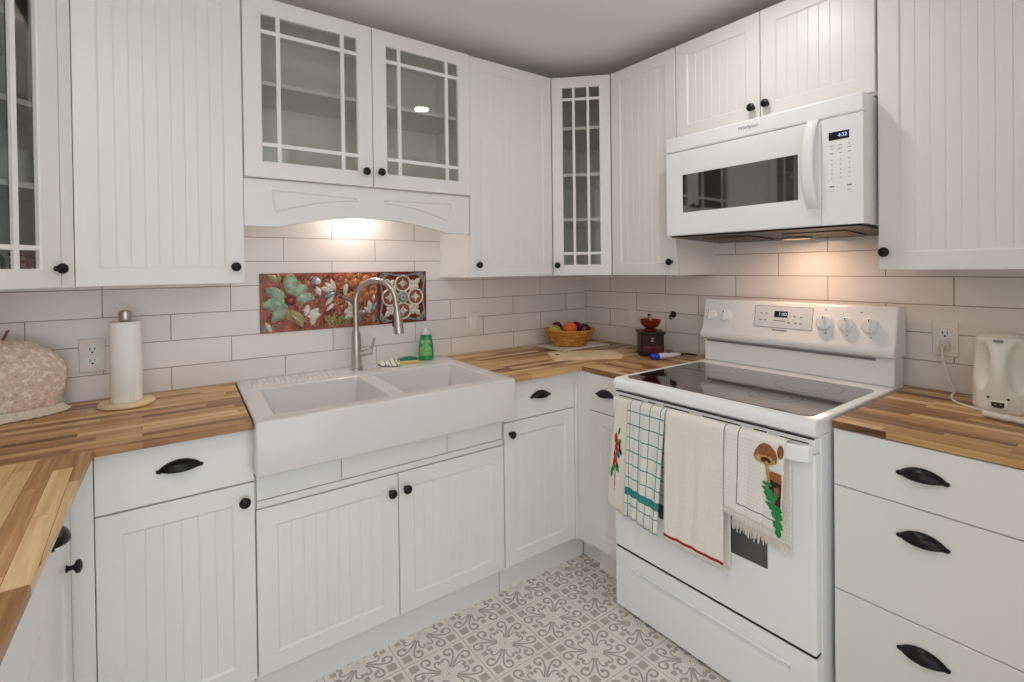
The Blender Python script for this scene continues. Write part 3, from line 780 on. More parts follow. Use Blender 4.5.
# ------------------------------------------------------------------ microwave
def make_microwave():
    t = thing('microwave', 'white over-the-range microwave with dark window and bow handle', 'microwave', (0, -.9305, 1.476), R90)
    z = lambda v: v-1.476
    W = .756; yd = -.372
    b = MB(); b.prism([(-.004, z(1.478)), (yd, z(1.492)), (yd, z(1.910)), (-.004, z(1.910))], 'x', .002, W-.002); b.build('body', ENAMEL, t, bevel=.004)
    # base plate with grease filters and lamp
    b = MB(); b.prism([(-.012, z(1.4765)), (yd-.012, z(1.4905)), (yd-.012, z(1.484)), (-.012, z(1.466))], 'x', .012, W-.012); bp = b.build('base_plate', GREASE, t, bevel=.003)
    for a in (.10, .44):
        MB().prism([(-.10, z(1.4685)), (yd+.09, z(1.4785)), (yd+.09, z(1.4755)), (-.10, z(1.4655))], 'x', a, a+.22).build('grease_filter', plain('filter_mesh', (84, 66, 56), .4, .8, bump=.6, bscale=260), bp)
    # vent header
    b = MB(); b.box(.0, W, -.400, yd-.0005, z(1.8485), z(1.910)); b.build('vent_header', ENAMEL, t, bevel=.006, seg=3)
    # door: frame with raised border and recessed window field
    x0, x1, z0, z1 = 0, .6305, z(1.490), z(1.8455); yf = -.400
    wx0, wx1, wz0, wz1 = .077, .553, z(1.587), z(1.747)
    def ring4(a0, a1, c0, c1, y): return [(a0, y, c0), (a1, y, c0), (a1, y, c1), (a0, y, c1)]
    b = MB(); rings(b, [ring4(x0, x1, z0, z1, yd-.0005), ring4(x0, x1, z0, z1, yf+.003), ring4(x0+.003, x1-.003, z0+.003, z1-.003, yf), ring4(x0+.020, x1-.075, z0+.020, z1-.030, yf), ring4(x0+.052, x1-.078, z0+.075, z1-.075, yf+.008), ring4(wx0, wx1, wz0, wz1, yf+.009), ring4(wx0, wx1, wz0, wz1, yf+.02)])
    d = b.build('door', ENAMEL, t, bevel=.0015, recalc=False)
    MB().box(wx0-.001, wx1+.001, yf+.0105, yf+.018, wz0-.001, wz1+.001).build('window', DOORGLASS, d)
    # bow handle
    b = MB()
    def hf(u, v):
        zz = z(1.553)+.297*u; bow = math.sin(PI*u)**.55
        a = 2*PI*v; px = .606+.020*math.cos(a)*(1 if abs(math.cos(a)) > .2 else 1); py = -.0085*math.sin(a)
        sx = -.006*math.sin(PI*u)
        return (px+sx, yf+.001-.036*bow+py, zz)
    b.grid(hf, 24, 14); b.f.append(list(range(0, 14))); b.m.append(0); b.sm.append(False); b.f.append([24*15+k for k in range(14)]); b.m.append(0); b.sm.append(False)
    b.build('handle', ENAMEL, d)
    # control panel
    b = MB(); rnd = random.Random(2); b.box(.6325, W, yf, yd-.0005, z(1.490), z(1.8455))
    rows = [1.752, 1.741, 1.727, 1.705, 1.690, 1.672, 1.660, 1.645]
    for r_ in rows:
        for cx_ in (.664, .690, .716):
            wd = rnd.uniform(.006, .013) if r_ in (1.752, 1.741, 1.727) else .004
            b.box(cx_-wd/2, cx_+wd/2, yf-.0006, yf+.001, z(r_)-.0012, z(r_)+.0012, 1)
    for cx_ in (.664, .716): b.box(cx_-.007, cx_+.007, yf-.0006, yf+.001, z(1.617)-.002, z(1.617)+.003, 1)
    b.box(.657, .672, yf-.0006, yf+.001, z(1.603)-.001, z(1.603)+.001, 1); b.box(.708, .722, yf-.0006, yf+.001, z(1.603)-.001, z(1.603)+.001, 1)
    p = b.build('control_panel', [ENAMEL, MARK], t, bevel=.003, seg=3)
    MB().box(.655, .716, yf-.0008, yf+.001, z(1.770), z(1.797)).build('display', DISPLAY, p)
    M = Matrix.Translation((.697, yf-.0012, z(1.7835))) @ Matrix.Rotation(PI/2, 4, 'X')
    text_mesh('clock_digits', '4:32', .016, DIGIT, p, M)
    M = Matrix.Translation((.374, -.4006, z(1.882))) @ Matrix.Rotation(PI/2, 4, 'X')
    text_mesh('logo', 'Whirlpool', .0185, MARK, t, M, label='small grey logo lettering')
make_microwave()

# ------------------------------------------------------------------ stove
def make_stove():
    t = thing('electric_range', 'white electric stove with black glass cooktop and towels on its door', 'stove', (0, -.9255, 0), R90)
    W = .7585
    b = MB(); b.box(.004, W-.002, -.700, -.025, .030, .870); b.build('body', ENAMEL, t, bevel=.003)
    for x in (.05, W-.05):
        for y in (-.655, -.08): MB().lathe([(.017, 0), (.019, .006), (.012, .01), (.012, .033)], (x, y, 0), 14).build('foot', DARKGREY, t)
    # cooktop frame with rounded front
    b = MB(); pr = [(-.03, .871), (-.722, .871), (-.738, .874), (-.743, .884), (-.743, .902), (-.738, .914), (-.728, .9205), (-.03, .9205)]
    b.prism(pr, 'x', 0, W, smooth=True); b.build('cooktop', ENAMEL, t, bevel=.006, seg=3, angle=50)
    # glass with rounded corners
    g0, g1, h0, h1, r = .032, W-.028, -.708, -.206, .03; P = []
    for cx, cy, a in ((g1-r, h1-r, 0), (g0+r, h1-r, 90), (g0+r, h0+r, 180), (g1-r, h0+r, 270)):
        for k in range(6): P.append((cx+r*math.cos(math.radians(a+18*k)), cy+r*math.sin(math.radians(a+18*k))))
    gl = MB().prism(P, 'z', .9195, .9225).build('glass_cooktop', COOKGLASS, t)
    BR = plain('burner_print', (46, 43, 42), .2)
    for cx, cy, r in ((.20, -.55, .105), (.19, -.32, .078), (.55, -.55, .082), (.56, -.33, .108)):
        b = MB()
        for rr in (r, r*.62):
            n = 48; vs = []
            for k in range(n):
                a = 2*PI*k/n; vs += [(cx+(rr-.0009)*math.cos(a), cy+(rr-.0009)*math.sin(a), .92265), (cx+(rr+.0009)*math.cos(a), cy+(rr+.0009)*math.sin(a), .92265)]
            b.add(vs, [(2*k, 2*k+1, 2*((k+1) % n)+1, 2*((k+1) % n)) for k in range(n)])
        b.build('burner_ring', BR, gl, recalc=False)
    # backguard
    b = MB(); b.prism([(-.03, .921), (-.118, .921), (-.118, 1.022), (-.03, 1.022)], 'x', .003, W-.003); b.build('backsplash_panel', ENAMEL, t, bevel=.004)
    b = MB(); b.box(.02, W-.06, -.124, -.119, 1.010, 1.0185); b.build('vent_gap', GREYP, t)
    pr = [(-.025, 1.0235), (-.132, 1.0235), (-.144, 1.030), (-.146, 1.044), (-.139, 1.060), (-.128, 1.072), (-.102, 1.196), (-.094, 1.204), (-.025, 1.204)]
    b = MB(); b.prism(pr, 'x', -.004, W+.004, smooth=True); cp = b.build('control_panel', ENAMEL, t, bevel=.005, seg=3, angle=40)
    # frame on the sloped face
    sl = math.atan2(.026, .124)
    def face(x, zz, out=0.): # point on the sloped control face
        y = -.128+(zz-1.072)*(.026/.124); return Vector((x, y-out*math.cos(sl), zz+out*math.sin(sl)))
    Rm = Matrix.Rotation(-sl, 4, 'X')
    def onface(x, zz, out=0.): return Matrix.Translation(face(x, zz, out)) @ Rm
    def slab(mb, x, zz, w, h, th, mat=0):
        M = onface(x, zz, 0); vs = [M @ Vector((sx*w/2, sy, sz*h/2)) for sx in (-1, 1) for sy in (-th, .001) for sz in (-1, 1)]
        mb.add(vs, [(0, 1, 3, 2), (4, 6, 7, 5), (0, 4, 5, 1), (2, 3, 7, 6), (0, 2, 6, 4), (1, 5, 7, 3)], mat)
    b = MB(); slab(b, .364, 1.142, .236, .088, .0008)
    fr = MB(); V4 = []
    for ex, ez in ((.1186, .0446), (.1174, .0434)):
        for out in (.0003, .0013): V4.append([tuple(face(.364+sx*ex, 1.142+sz*ez, out)) for sx, sz in ((-1, -1), (1, -1), (1, 1), (-1, 1))])
    rings(fr, [V4[0], V4[1], V4[3], V4[2], V4[0]]); fr.build('panel_frame', MARK, cp)
    for x, zz in ((.275, 1.155), (.296, 1.155), (.272, 1.127), (.293, 1.127), (.412, 1.148), (.438, 1.146), (.392, 1.122), (.417, 1.122), (.438, 1.121)):
        q = MB(); slab(q, x, zz, .009, .004, .0014); q.build('button', MARK, cp)
    slab(b, .350, 1.127, .05, .003, .0011, 1)
    q = MB(); slab(q, .355, 1.088, .060, .005, .0006); q.build('badge', MARK, cp)
    for x, zz in ((.527, 1.183), (.533, 1.094), (.608, 1.092), (.686, 1.092), (.650, 1.180)):
        q = MB(); slab(q, x, zz, .006, .004, .0006); q.build('index_mark', MARK, cp)
    b.build('clock_panel', [plain('off_white_panel', (240, 240, 242), .3), MARK], cp)
    b = MB(); slab(b, .357, 1.154, .055, .026, .0016); dsp = b.build('clock_display', DISPLAY, cp)
    text_mesh('clock_digits', '1:40', .019, DIGITW, dsp, onface(.364, 1.154, .0022) @ Matrix.Rotation(PI/2, 4, 'X'))
    def stove_knob(x, zz, r):
        b = MB(); b.lathe([(r*1.14, 0), (r*1.12, .003), (r*.98, .005), (r*.95, .012), (r*.86, .0145), (1e-5, .015)], n=28, axis='-y')
        k = b.build('knob', ENAMEL, cp); k.matrix_local = onface(x, zz)
        q = MB(); q.box(-r*.2, r*.2, -.0225, -.013, -r*.92, r*.92); g = q.build('grip', ENAMEL, k, bevel=.003)
        q = MB(); q.box(-.0012, .0012, -.0230, -.0220, r*.45, r*.85); q.build('pointer', SLOT, k)
        k.rotation_mode = 'XYZ'
        return k
    for x, r in ((.037, .0255), (.110, .0255), (.527, .0285), (.603, .0265), (.682, .0275)): stove_knob(x, 1.132, r)
    # vent strip under the cooktop lip
    b = MB(); b.box(.006, W-.006, -.730, -.701, .824, .8675); vs_ = b.build('vent_trim', ENAMEL, t, bevel=.002)
    b = MB(); b.box(.008, W-.008, -.7320, -.729, .8645, .8685)
    for a0, a1 in ((.02, .145), (.165, .20), (.235, .345), (.395, .53), (.575, .615), (.655, .735)):
        for zz in ((.851,) if a0 in (.02, .655) else (.853, .845, .837)): b.box(a0, a1, -.7312, -.729, zz-.0016, zz+.0016)
    b.build('vent_slots', SLOT, vs_)
    # oven door
    b = MB(); b.box(.0, W-.002, -.738, -.7015, .2525, .822); d = b.build('oven_door', ENAMEL, t, bevel=.006, seg=3)
    MB().box(.085, .619, -.7392, -.737, .440, .700).build('window', OVENGLASS, d)
    # handle: wide bar with sloped end caps
    y0, y1 = -.783, -.766
    pts = [(.006, -.7385), (.010, -.752), (.030, -.772), (W-.034, -.772), (W-.012, -.757), (W-.006, -.7385), (W-.03, -.7385), (W-.042, -.758), (.042, -.758), (.03, -.7385)]
    MB().prism(pts, 'z', .804, .850).build('door_handle', ENAMEL, d, bevel=.004, seg=3)
    # storage drawer with a scooped pull
    b = MB(); MB().box(.004, W-.006, -.731, -.701, .2435, .2515).build('gap_shade_strip', SLOT, t); x0, x1, z0, z1, yf, yb = .0, W-.002, .012, .2425, -.738, -.7015  # black strip paints the shade in the gap between door and drawer
    def r4(a0, a1, c0, c1, y): return [(a0, y, c0), (a1, y, c0), (a1, y, c1), (a0, y, c1)]
    rings(b, [r4(x0, x1, z0, z1, yb), r4(x0, x1, z0, z1, yf+.005), r4(x0+.005, x1-.005, z0+.005, z1-.005, yf), r4(.075, W-.075, .165, .19, yf), r4(.080, W-.08, .172, .187, yf+.010)])
    b.add(r4(.080, W-.08, .172, .187, yf+.010), [(0, 1, 2, 3)]); b.add(r4(x0, x1, z0, z1, yb), [(3, 2, 1, 0)])
    # rolled lip above the scoop
    b.tube([(.075, yf+.001, .192), (.09, yf-.005, .1935), (W-.09, yf-.005, .1935), (W-.075, yf+.001, .192)], .0055, 10)
    b.build('storage_drawer', ENAMEL, t, recalc=False, bevel=0)
    return t
make_stove()

# ------------------------------------------------------------------ outlets, switches, hook
PLATE = plain('cover_plate', (232, 227, 220), .35)
def rplate(w, h, d0, d1):
    return MB().box(-w/2, w/2, -d1, -d0, -h/2, h/2)
def receptacle(parent, z):
    b = MB(); P = []
    for k in range(20):
        a = 2*PI*k/20; P.append((max(-.0165, min(.0165, .0185*math.cos(a))), z+max(-.014, min(.014, .0165*math.sin(a)))))
    b.prism(P, 'y', -.0078, -.005); r = b.build('receptacle', PLASTIC, parent)
    s = MB(); s.box(-.0078, -.0052, -.0083, -.0076, z-.002, z+.0075); s.box(.0052, .0078, -.0083, -.0076, z-.001, z+.0065)
    s.prism([(.0032*math.cos(k*PI/5), z-.0085+.0032*math.sin(k*PI/5)) for k in range(10)], 'y', -.0083, -.0076)
    s.build('slots', SLOT, r)
def outlet(label, loc, rot, kind='duplex', w=.072, h=.118):
    t = thing('wall_outlet' if kind == 'duplex' else 'wall_switch', label, 'outlet' if kind == 'duplex' else 'switch', loc, rot)
    rplate(w, h, .0004, .0055).build('cover_plate', PLATE, t, bevel=.0025)
    if kind == 'duplex':
        receptacle(t, .0195); receptacle(t, -.0195)
    else:
        MB().box(-.017, .017, -.0075, -.005, -.034, .034).build('rocker_frame', PLASTIC, t, bevel=.001)
        b = MB(); b.prism([(-.0074, -.031), (-.0090, -.031), (-.0115, .031), (-.0074, .031)], 'x', -.0145, .0145); b.build('rocker', PLASTIC, t, bevel=.001)
    return t
outlet('white duplex outlet on the tile partly behind the paper towel roll', (-2.389, -.0006, 1.071), 0)
outlet('white rocker switch plate on the sink wall, left of the fruit basket', (-.829, -.0006, 1.071), 0, 'switch', .074, .120)
outlet('faint white switch plate on the stove wall behind the coffee grinder', (-.0006, -.392, 1.066), R90, 'switch', .066, .108)
outlet('white outlet above the right counter with a plug in it, beside kettle', (-.0006, -1.795, 1.095), R90)

HB = plain('dark_bronze', (46, 30, 26), .35, .4)
t = thing('wall_hook', 'small dark round hook on the tile above the coffee grinder', 'hook', (-.0005, -.668, 1.106), R90)
MB().lathe([(.017, 0), (.0175, .004), (.014, .009), (.007, .012), (.006, .02)], n=18, axis='-y').build('base', HB, t)
MB().tube([(0, -.018, 0), (0, -.026, -.003), (0, -.031, -.013), (0, -.027, -.022), (0, -.020, -.0235)], [.0055, .0055, .005, .0045, .005], 10).build('prong', HB, t)

# ------------------------------------------------------------------ on the sink
GREEN = plain('green_soap', (30, 146, 86), .2, spec=.6)
t = thing('dish_soap_bottle', 'green dish soap bottle with clear cap on the sink back ledge', 'bottle', (-1.140, -.075, .9192), -.55)
def ov(u, v, z): a = 2*PI*u; return a
b = MB(); prof = [(0, .032, .017), (.004, .036, .0195), (.03, .0365, .02), (.075, .034, .019), (.10, .029, .0175), (.118, .027, .0165), (.122, .025, .0155)]
def sb(u, v):
    k = v*(len(prof)-1); i = min(int(k), len(prof)-2); f = k-i
    z, a, c = (prof[i][q]+(prof[i+1][q]-prof[i][q])*f for q in range(3)); th = 2*PI*u
    return (a*math.cos(th), c*math.sin(th), z)
b.grid(sb, 28, 18, wrap=True); b.f.append([i*19+18 for i in range(28)]); b.m.append(0); b.sm.append(False); b.f.append([i*19 for i in range(28)]); b.m.append(0); b.sm.append(False)
b.build('bottle', GREEN, t)
LB = plain('yellow_green_label', (112, 186, 104), .4, var=.25, vscale=60)
b = MB()
def lb(u, v):
    z = .022+.075*v; k = z; a = (.0365 if z < .03 else .0365-(z-.03)*.085); c = .020-(max(0, z-.03))*.035
    th = -PI/2+(u-.5)*1.9*(1-.15*v); return ((a+.0004)*math.cos(th), (c+.0006)*math.sin(th), z)
b.grid(lb, 12, 6); b.build('label', LB, t, recalc=False)
MB().lathe([(.022, .123), (.0225, .127), (.021, .140), (.015, .149), (.008, .153), (.0075, .162), (1e-5, .1625)], n=22).build('cap', CLEAR, t)

def stripe_cloth():
    m, nt, b = newmat('striped_cloth'); setc(b, lin((222, 216, 206)), .9)
    uvn = N(nt, 'ShaderNodeUVMap'); sp = N(nt, 'ShaderNodeSeparateXYZ'); L(nt, uvn.outputs[0], sp.inputs[0])
    mu = N(nt, 'ShaderNodeMath', op='MULTIPLY', vals={1: 5.5}); L(nt, sp.outputs[0], mu.inputs[0])
    fr = N(nt, 'ShaderNodeMath', op='FRACT'); L(nt, mu.outputs[0], fr.inputs[0])
    lt = N(nt, 'ShaderNodeMath', op='LESS_THAN', vals={1: .2}); L(nt, fr.outputs[0], lt.inputs[0])
    mx = N(nt, 'ShaderNodeMix', data_type='RGBA'); mx.inputs[6].default_value = (*lin((226, 221, 212)), 1); mx.inputs[7].default_value = (*lin((112, 100, 92)), 1)
    L(nt, lt.outputs[0], mx.inputs[0]); L(nt, mx.outputs[2], b.inputs['Base Color']); return m
b = MB(); nu, nv = 26, 18; uv = []
def cl(u, v):
    x = (u-.5)*.095; y = (v-.5)*.075
    e = max(0, 1-abs(2*u-1)**3)*max(0, 1-abs(2*v-1)**3)
    z = .004+e*(.016+.012*math.sin(9*u+3*v)+.008*math.sin(14*v-5*u))
    return (x+.010*math.sin(7*v+2), y+.008*math.sin(8*u), max(.003, z))
b.grid(cl, nu, nv); uv = [(i/nu, j/nv) for i in range(nu+1) for j in range(nv+1)]
o = b.build('dish_cloth', stripe_cloth(), solid=.002, uv=uv, recalc=False); o.location = (-1.330, -.100, .9195); o.rotation_euler = (0, 0, -.5)
tag(o, 'crumpled white dishcloth with thin grey stripes beside the faucet', 'cloth')
t = thing('scrub_sponge', 'yellow sponge with a dark green scouring top beside soap bottle', 'sponge', (-1.243, -.095, .9193), -.2)
YS = plain('yellow_sponge', (214, 204, 120), .9, bump=.8, bscale=350)
MB().box(-.045, .045, -.030, .030, 0, .016).build('foam', YS, t, bevel=.004)
b = MB(); b.grid(lambda u, v: ((u-.5)*.088, (v-.5)*.058, .018+.010*math.sin(PI*u)*math.sin(PI*v)), 12, 8)
b.build('scouring_pad', plain('green_scourer', (28, 112, 88), .95, bump=.8, bscale=500), t, solid=.004, recalc=False)

# ------------------------------------------------------------------ paper towel
t = thing('paper_towel_holder', 'wooden base paper towel holder with a steel finial', 'paper towel holder', (-2.292, -.165, .9143))
MB().lathe([(.072, 0), (.078, .003), (.078, .010), (.074, .0145), (1e-5, .0146)], n=44).build('base', CREAMWOOD, t)
MB().lathe([(.008, .0146), (.008, .285)], n=16).build('post', STEEL, t)
MB().lathe([(.012, .283), (.0175, .285), (.019, .290), (.019, .308), (.017, .315), (.011, .319), (1e-5, .3195)], n=26).build('finial', STEEL, t)
PAPER = plain('paper_towel', (240, 239, 236), .95, bump=.5, bscale=260)
b = MB(); b.lathe([(.018, .0), (.0425, .0), (.044, .002), (.044, .264), (.0425, .266), (.018, .266), (.018, 0)], n=48, caps=False)
# loose outer sheet edge
b.grid(lambda u, v: ((.0443+.001*u)*math.cos(-1.05+.5*u), (.0443+.001*u)*math.sin(-1.05+.5*u), .0015+.253*v), 6, 4)
o = b.build('paper_towel_roll', PAPER, recalc=True, angle=50); o.location = (-2.292, -.165, .9291)
tag(o, 'full white paper towel roll standing on the wooden holder', 'paper towels')

# ------------------------------------------------------------------ tea cosy with lace edge
def cosy_mat():
    m, nt, b = newmat('faded_floral_fabric'); setc(b, (.7, .6, .5), .95)
    tc = N(nt, 'ShaderNodeTexCoord')
    n1 = N(nt, 'ShaderNodeTexNoise'); n1.inputs['Scale'].default_value = 60; n1.inputs['Detail'].default_value = 6; n1.inputs['Roughness'].default_value = .7; L(nt, tc.outputs['Object'], n1.inputs['Vector'])
    r = N(nt, 'ShaderNodeValToRGB'); cr = r.color_ramp; cr.elements[0].position = .3; cr.elements[0].color = (*lin((176, 148, 122)), 1)
    cr.elements[1].position = .72; cr.elements[1].color = (*lin((242, 234, 220)), 1)
    for p, c in ((.40, (206, 184, 160)), (.45, (230, 214, 194)), (.50, (210, 180, 158)), (.56, (236, 224, 206))):
        e = cr.elements.new(p); e.color = (*lin(c), 1)
    L(nt, n1.outputs['Fac'], r.inputs['Fac'])
    n2 = N(nt, 'ShaderNodeTexNoise'); n2.inputs['Scale'].default_value = 16; n2.inputs['Detail'].default_value = 3; L(nt, tc.outputs['Object'], n2.inputs['Vector'])
    r2 = N(nt, 'ShaderNodeMapRange', vals={1: .56, 2: .72, 3: 0, 4: .42}); L(nt, n2.outputs['Fac'], r2.inputs[0])
    mx = N(nt, 'ShaderNodeMix', data_type='RGBA'); mx.inputs[7].default_value = (*lin((196, 128, 106)), 1)
    L(nt, r2.outputs[0], mx.inputs[0]); L(nt, r.outputs['Color'], mx.inputs[6]); L(nt, mx.outputs[2], b.inputs['Base Color'])
    bp = N(nt, 'ShaderNodeBump'); bp.inputs['Strength'].default_value = .6; bp.inputs['Distance'].default_value = .004
    L(nt, n1.outputs['Fac'], bp.inputs['Height']); L(nt, bp.outputs['Normal'], b.inputs['Normal']); return m
t = thing('tea_cosy', 'faded floral fabric tea cosy with a lace hem at the left edge', 'tea cosy', (-2.600, -.115, .9145), .18)
def cosy(u, v):
    a = 2*PI*u; z = .238*v**.9 if v < 1 else .238
    pr = (1-max(0, (v-.45)/.55)**2.6)**.5*(.90+.14*math.sin(PI*min(1, v*1.15)))
    wob = 1+.012*math.sin(5*a+6*v)+.010*math.sin(9*a-4*v)
    return (.150*pr*math.cos(a)*wob, .060*pr*math.sin(a)*wob, .004+z)
b = MB(); b.grid(cosy, 48, 26, wrap=True); b.build('quilted_cover', cosy_mat(), t, recalc=True, angle=180)
LACE = plain('cream_lace', (226, 212, 190), .95, bump=.8, bscale=220, var=.12, vscale=120)
b = MB()
def lace(u, v):
    a = 2*PI*u; k = 72; sc_ = .5+.5*abs(math.sin(a*k/2)); s = v
    r = 1+.16*s*(.75+.25*sc_)
    return (.140*math.cos(a)*r, .060*math.sin(a)*(1+s*.62*(.8+.2*sc_)), .022*(1-s)**1.6+.0022+.0012*math.sin(a*37))
b.grid(lace, 288, 6, wrap=True); b.build('lace_hem', LACE, t, solid=.0016, recalc=False)
MB().tube([(.006, 0, .236), (.016, -.004, .262), (.020, 0, .270), (.016, .004, .268), (.004, 0, .240)], .0025, 8).build('hanging_loop', plain('brown_cord', (120, 96, 78), .8), t)

# ------------------------------------------------------------------ fruit basket and boards
o = MB().prism([(-.457, -.088), (-.452, -.312), (-.118, -.318), (-.122, -.095)], 'z', .9143, .9203).build('cutting_board', plain('white_board', (226, 224, 218), .4), bevel=.002)
tag(o, 'thin white cutting board under the fruit basket', 'cutting board')
def wicker():
    m, nt, b = newmat('wicker'); setc(b, (.5, .3, .1), .55)
    uvn = N(nt, 'ShaderNodeUVMap'); sp = N(nt, 'ShaderNodeSeparateXYZ'); L(nt, uvn.outputs[0], sp.inputs[0])
    wv = N(nt, 'ShaderNodeTexNoise'); wv.inputs['Scale'].default_value = 1
    cb = N(nt, 'ShaderNodeVectorMath', op='MULTIPLY'); cb.inputs[1].default_value = (24, 9, 1); L(nt, uvn.outputs[0], cb.inputs[0]); L(nt, cb.outputs[0], wv.inputs['Vector'])
    r = N(nt, 'ShaderNodeValToRGB'); r.color_ramp.elements[0].position = .3; r.color_ramp.elements[1].position = .7
    r.color_ramp.elements[0].color = (*lin((168, 100, 40)), 1); r.color_ramp.elements[1].color = (*lin((226, 166, 74)), 1)
    L(nt, wv.outputs['Fac'], r.inputs['Fac']); L(nt, r.outputs['Color'], b.inputs['Base Color']); return m
t = thing('fruit_basket', 'round flared wicker fruit basket in the counter corner', 'basket', (-.302, -.188, .9206))
nu, nv = 120, 16
def bk(u, v):
    a = 2*PI*u; rib = math.cos(a*30)*.0016*(1 if int(v*16) % 2 else -1)+.0012*math.cos(v*PI*16)
    r = .088+.050*v**.8+rib; return (r*math.cos(a), r*math.sin(a), .002+.086*v)
b = MB(); b.grid(bk, nu, nv, wrap=True); uv = [(i/nu, j/nv) for i in range(nu) for j in range(nv+1)]
b.build('woven_side', wicker(), t, solid=.005, uv=uv, recalc=False)
WK = plain('willow', (206, 142, 62), .55, var=.2, vscale=50)
MB().lathe([(.090, 0), (.090, .005), (1e-5, .0055)], n=40).build('bottom', WK, t)
b = MB()
for ph in (0, PI/1.0):
    b.tube([((.1385+.003*math.cos(20*k*2*PI/90+ph))*math.cos(2*PI*k/90), (.1385+.003*math.cos(20*k*2*PI/90+ph))*math.sin(2*PI*k/90), .0885+.003*math.sin(20*k*2*PI/90+ph)) for k in range(91)], .0038, 6, caps=False)
b.build('braided_rim', WK, t)
def apple(label, loc, r, m, tilt, grp=None, stem=True):
    t = thing('apple', label, 'apple', loc); t.rotation_euler = tilt
    pr = []
    for i in range(19):
        a = PI*i/18; rr = math.sin(a)*(1+.10*math.cos(a)); z = -math.cos(a)*.92
        if i > 14: z -= .10*((i-14)/4)**1.5*1.4
        if i < 3: z += .06*(3-i)/3
        pr.append((max(1e-5, rr)*r, z*r))
    MB().lathe(pr, n=26, caps=False).build('flesh', m, t, angle=180)
    MB().tube([(0, 0, r*.70), (.001, 0, r*.95), (.004, 0, r*1.12)], [.0013, .0012, .0018], 6).build('stem', plain('apple_stem', (70, 48, 28), .7), t)
GA = plain('green_apple', (186, 184, 78), .3, var=.18, vscale=30)
RA = plain('dark_red_apple', (96, 22, 26), .25, var=.45, vscale=28)
RA2 = plain('maroon_apple', (84, 22, 30), .22, var=.5, vscale=20)
# resting spots inside the basket (world)
def F(u, v, z): return None
BX, BY, BZ = -.302, -.188, .9206
apple('yellow-green apple at the left side of the fruit basket', (BX-.080, BY+.035, BZ+.082), .037, GA, (.5, .1, 0))
apple('small dark red apple behind the green one in the fruit basket', (BX-.029, BY+.078, BZ+.100), .031, RA, (-.3, -.2, 0))
apple('large maroon apple at the right rim of the fruit basket', (BX+.074, BY-.043, BZ+.088), .037, RA2, (.3, .5, 0))
apple('dark red apple at the back right of the fruit basket', (BX+.078, BY+.029, BZ+.094), .033, RA, (.2, -.6, 0))
ORG = plain('orange_peel', (232, 112, 34), .42, bump=.5, bscale=420)
t = thing('orange', 'bright orange in the middle of the fruit basket', 'orange', (BX-.009, BY-.012, BZ+.092))
MB().ball((0, 0, 0), .0405, 28, sz=.96).build('peel', ORG, t)
MB().lathe([(.003, .038), (.0035, .0398), (1e-5, .0405)], n=10).build('stem_button', plain('orange_calyx', (110, 120, 50), .7), t)

# wooden board with a hole, rounded corners
def board():
    cx, cy, ang, Lx, Wy = -.478, -.492, -.49, .350, .195
    P = []; r = .035
    for qx, qy, a in ((Lx/2-r, Wy/2-r, 0), (-Lx/2+r, Wy/2-r-.006, 90), (-Lx/2+r, -Wy/2+r+.006, 180), (Lx/2-r, -Wy/2+r, 270)):
        for k in range(7): P.append((qx+r*math.cos(math.radians(a+15*k)), qy+r*math.sin(math.radians(a+15*k))))
    hx, hy, hr = -Lx/2+.036, .012, .016; n = len(P); H = [(hx+hr*math.cos(2*PI*k/n+.0), hy+hr*math.sin(2*PI*k/n)) for k in range(n)]
    # align hole ring with outline by angle around the hole
    H = []
    for x, y in P:
        d = math.hypot(x-hx, y-hy); H.append((hx+hr*(x-hx)/d, hy+hr*(y-hy)/d))
    b = MB(); z0, z1 = 0, .014
    vs = [(x, y, z1) for x, y in P]+[(x, y, z1) for x, y in H]+[(x, y, z0) for x, y in P]+[(x, y, z0) for x, y in H]; fs = []
    for i in range(n):
        j = (i+1) % n; fs += [(i, j, n+j, n+i), (2*n+j, 2*n+i, 3*n+i, 3*n+j), (i, 2*n+i, 2*n+j, j), (n+j, 3*n+j, 3*n+i, n+i)]
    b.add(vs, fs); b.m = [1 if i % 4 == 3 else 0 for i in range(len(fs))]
    o = b.build('cutting_board', [CREAMWOOD, plain('shaded_hole_wall', (78, 64, 42), .7)], bevel=.002); o.location = (cx, cy, .9143); o.rotation_euler = (0, 0, ang)  # hole wall coloured dark for the shade inside it
    tag(o, 'pale wooden cutting board with a hanging hole, in front of fruit basket', 'cutting board')
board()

# ------------------------------------------------------------------ coffee grinder
DW = plain('dark_walnut', (50, 24, 16), .35, spec=.25, var=.35, vscale=40)
RW_ = plain('red_brown_wood', (92, 36, 26), .3, var=.3, vscale=40)
COP = plain('copper_red', (150, 66, 44), .3, .75, var=.2, vscale=30)
t = thing('coffee_grinder', 'antique dark wooden coffee grinder with reddish metal hopper, left of the stove', 'coffee grinder', (-.170, -.652, .9143), -.69)
S2 = .056
b = MB(); b.box(-S2-.006, S2+.006, -S2-.006, S2+.006, 0, .012); b.build('base', DW, t, bevel=.003)
b = MB(); b.box(-S2, S2, -S2, S2, .012, .108); b.build('case', DW, t, bevel=.003)
b = MB(); b.box(-S2-.009, S2+.009, -S2-.009, S2+.009, .108, .118); b.build('top_plate', DW, t, bevel=.003)
d = MB().box(-S2+.008, S2-.008, -S2-.0045, -S2+.001, .016, .047).build('drawer', RW_, t, bevel=.002)
MB().lathe([(.003, 0), (.003, .004), (.006, .007), (.004, .011), (1e-5, .0115)], (0, -S2-.0045, .031), n=14, axis='-y').build('drawer_knob', HB, d)
text_mesh('front_emblem', 'Z', .026, plain('pale_emblem', (206, 190, 172), .4), t, Matrix.Translation((-.002, -S2-.0006, .079)) @ Matrix.Rotation(PI/2, 4, 'X'), label='small pale emblem on the front')
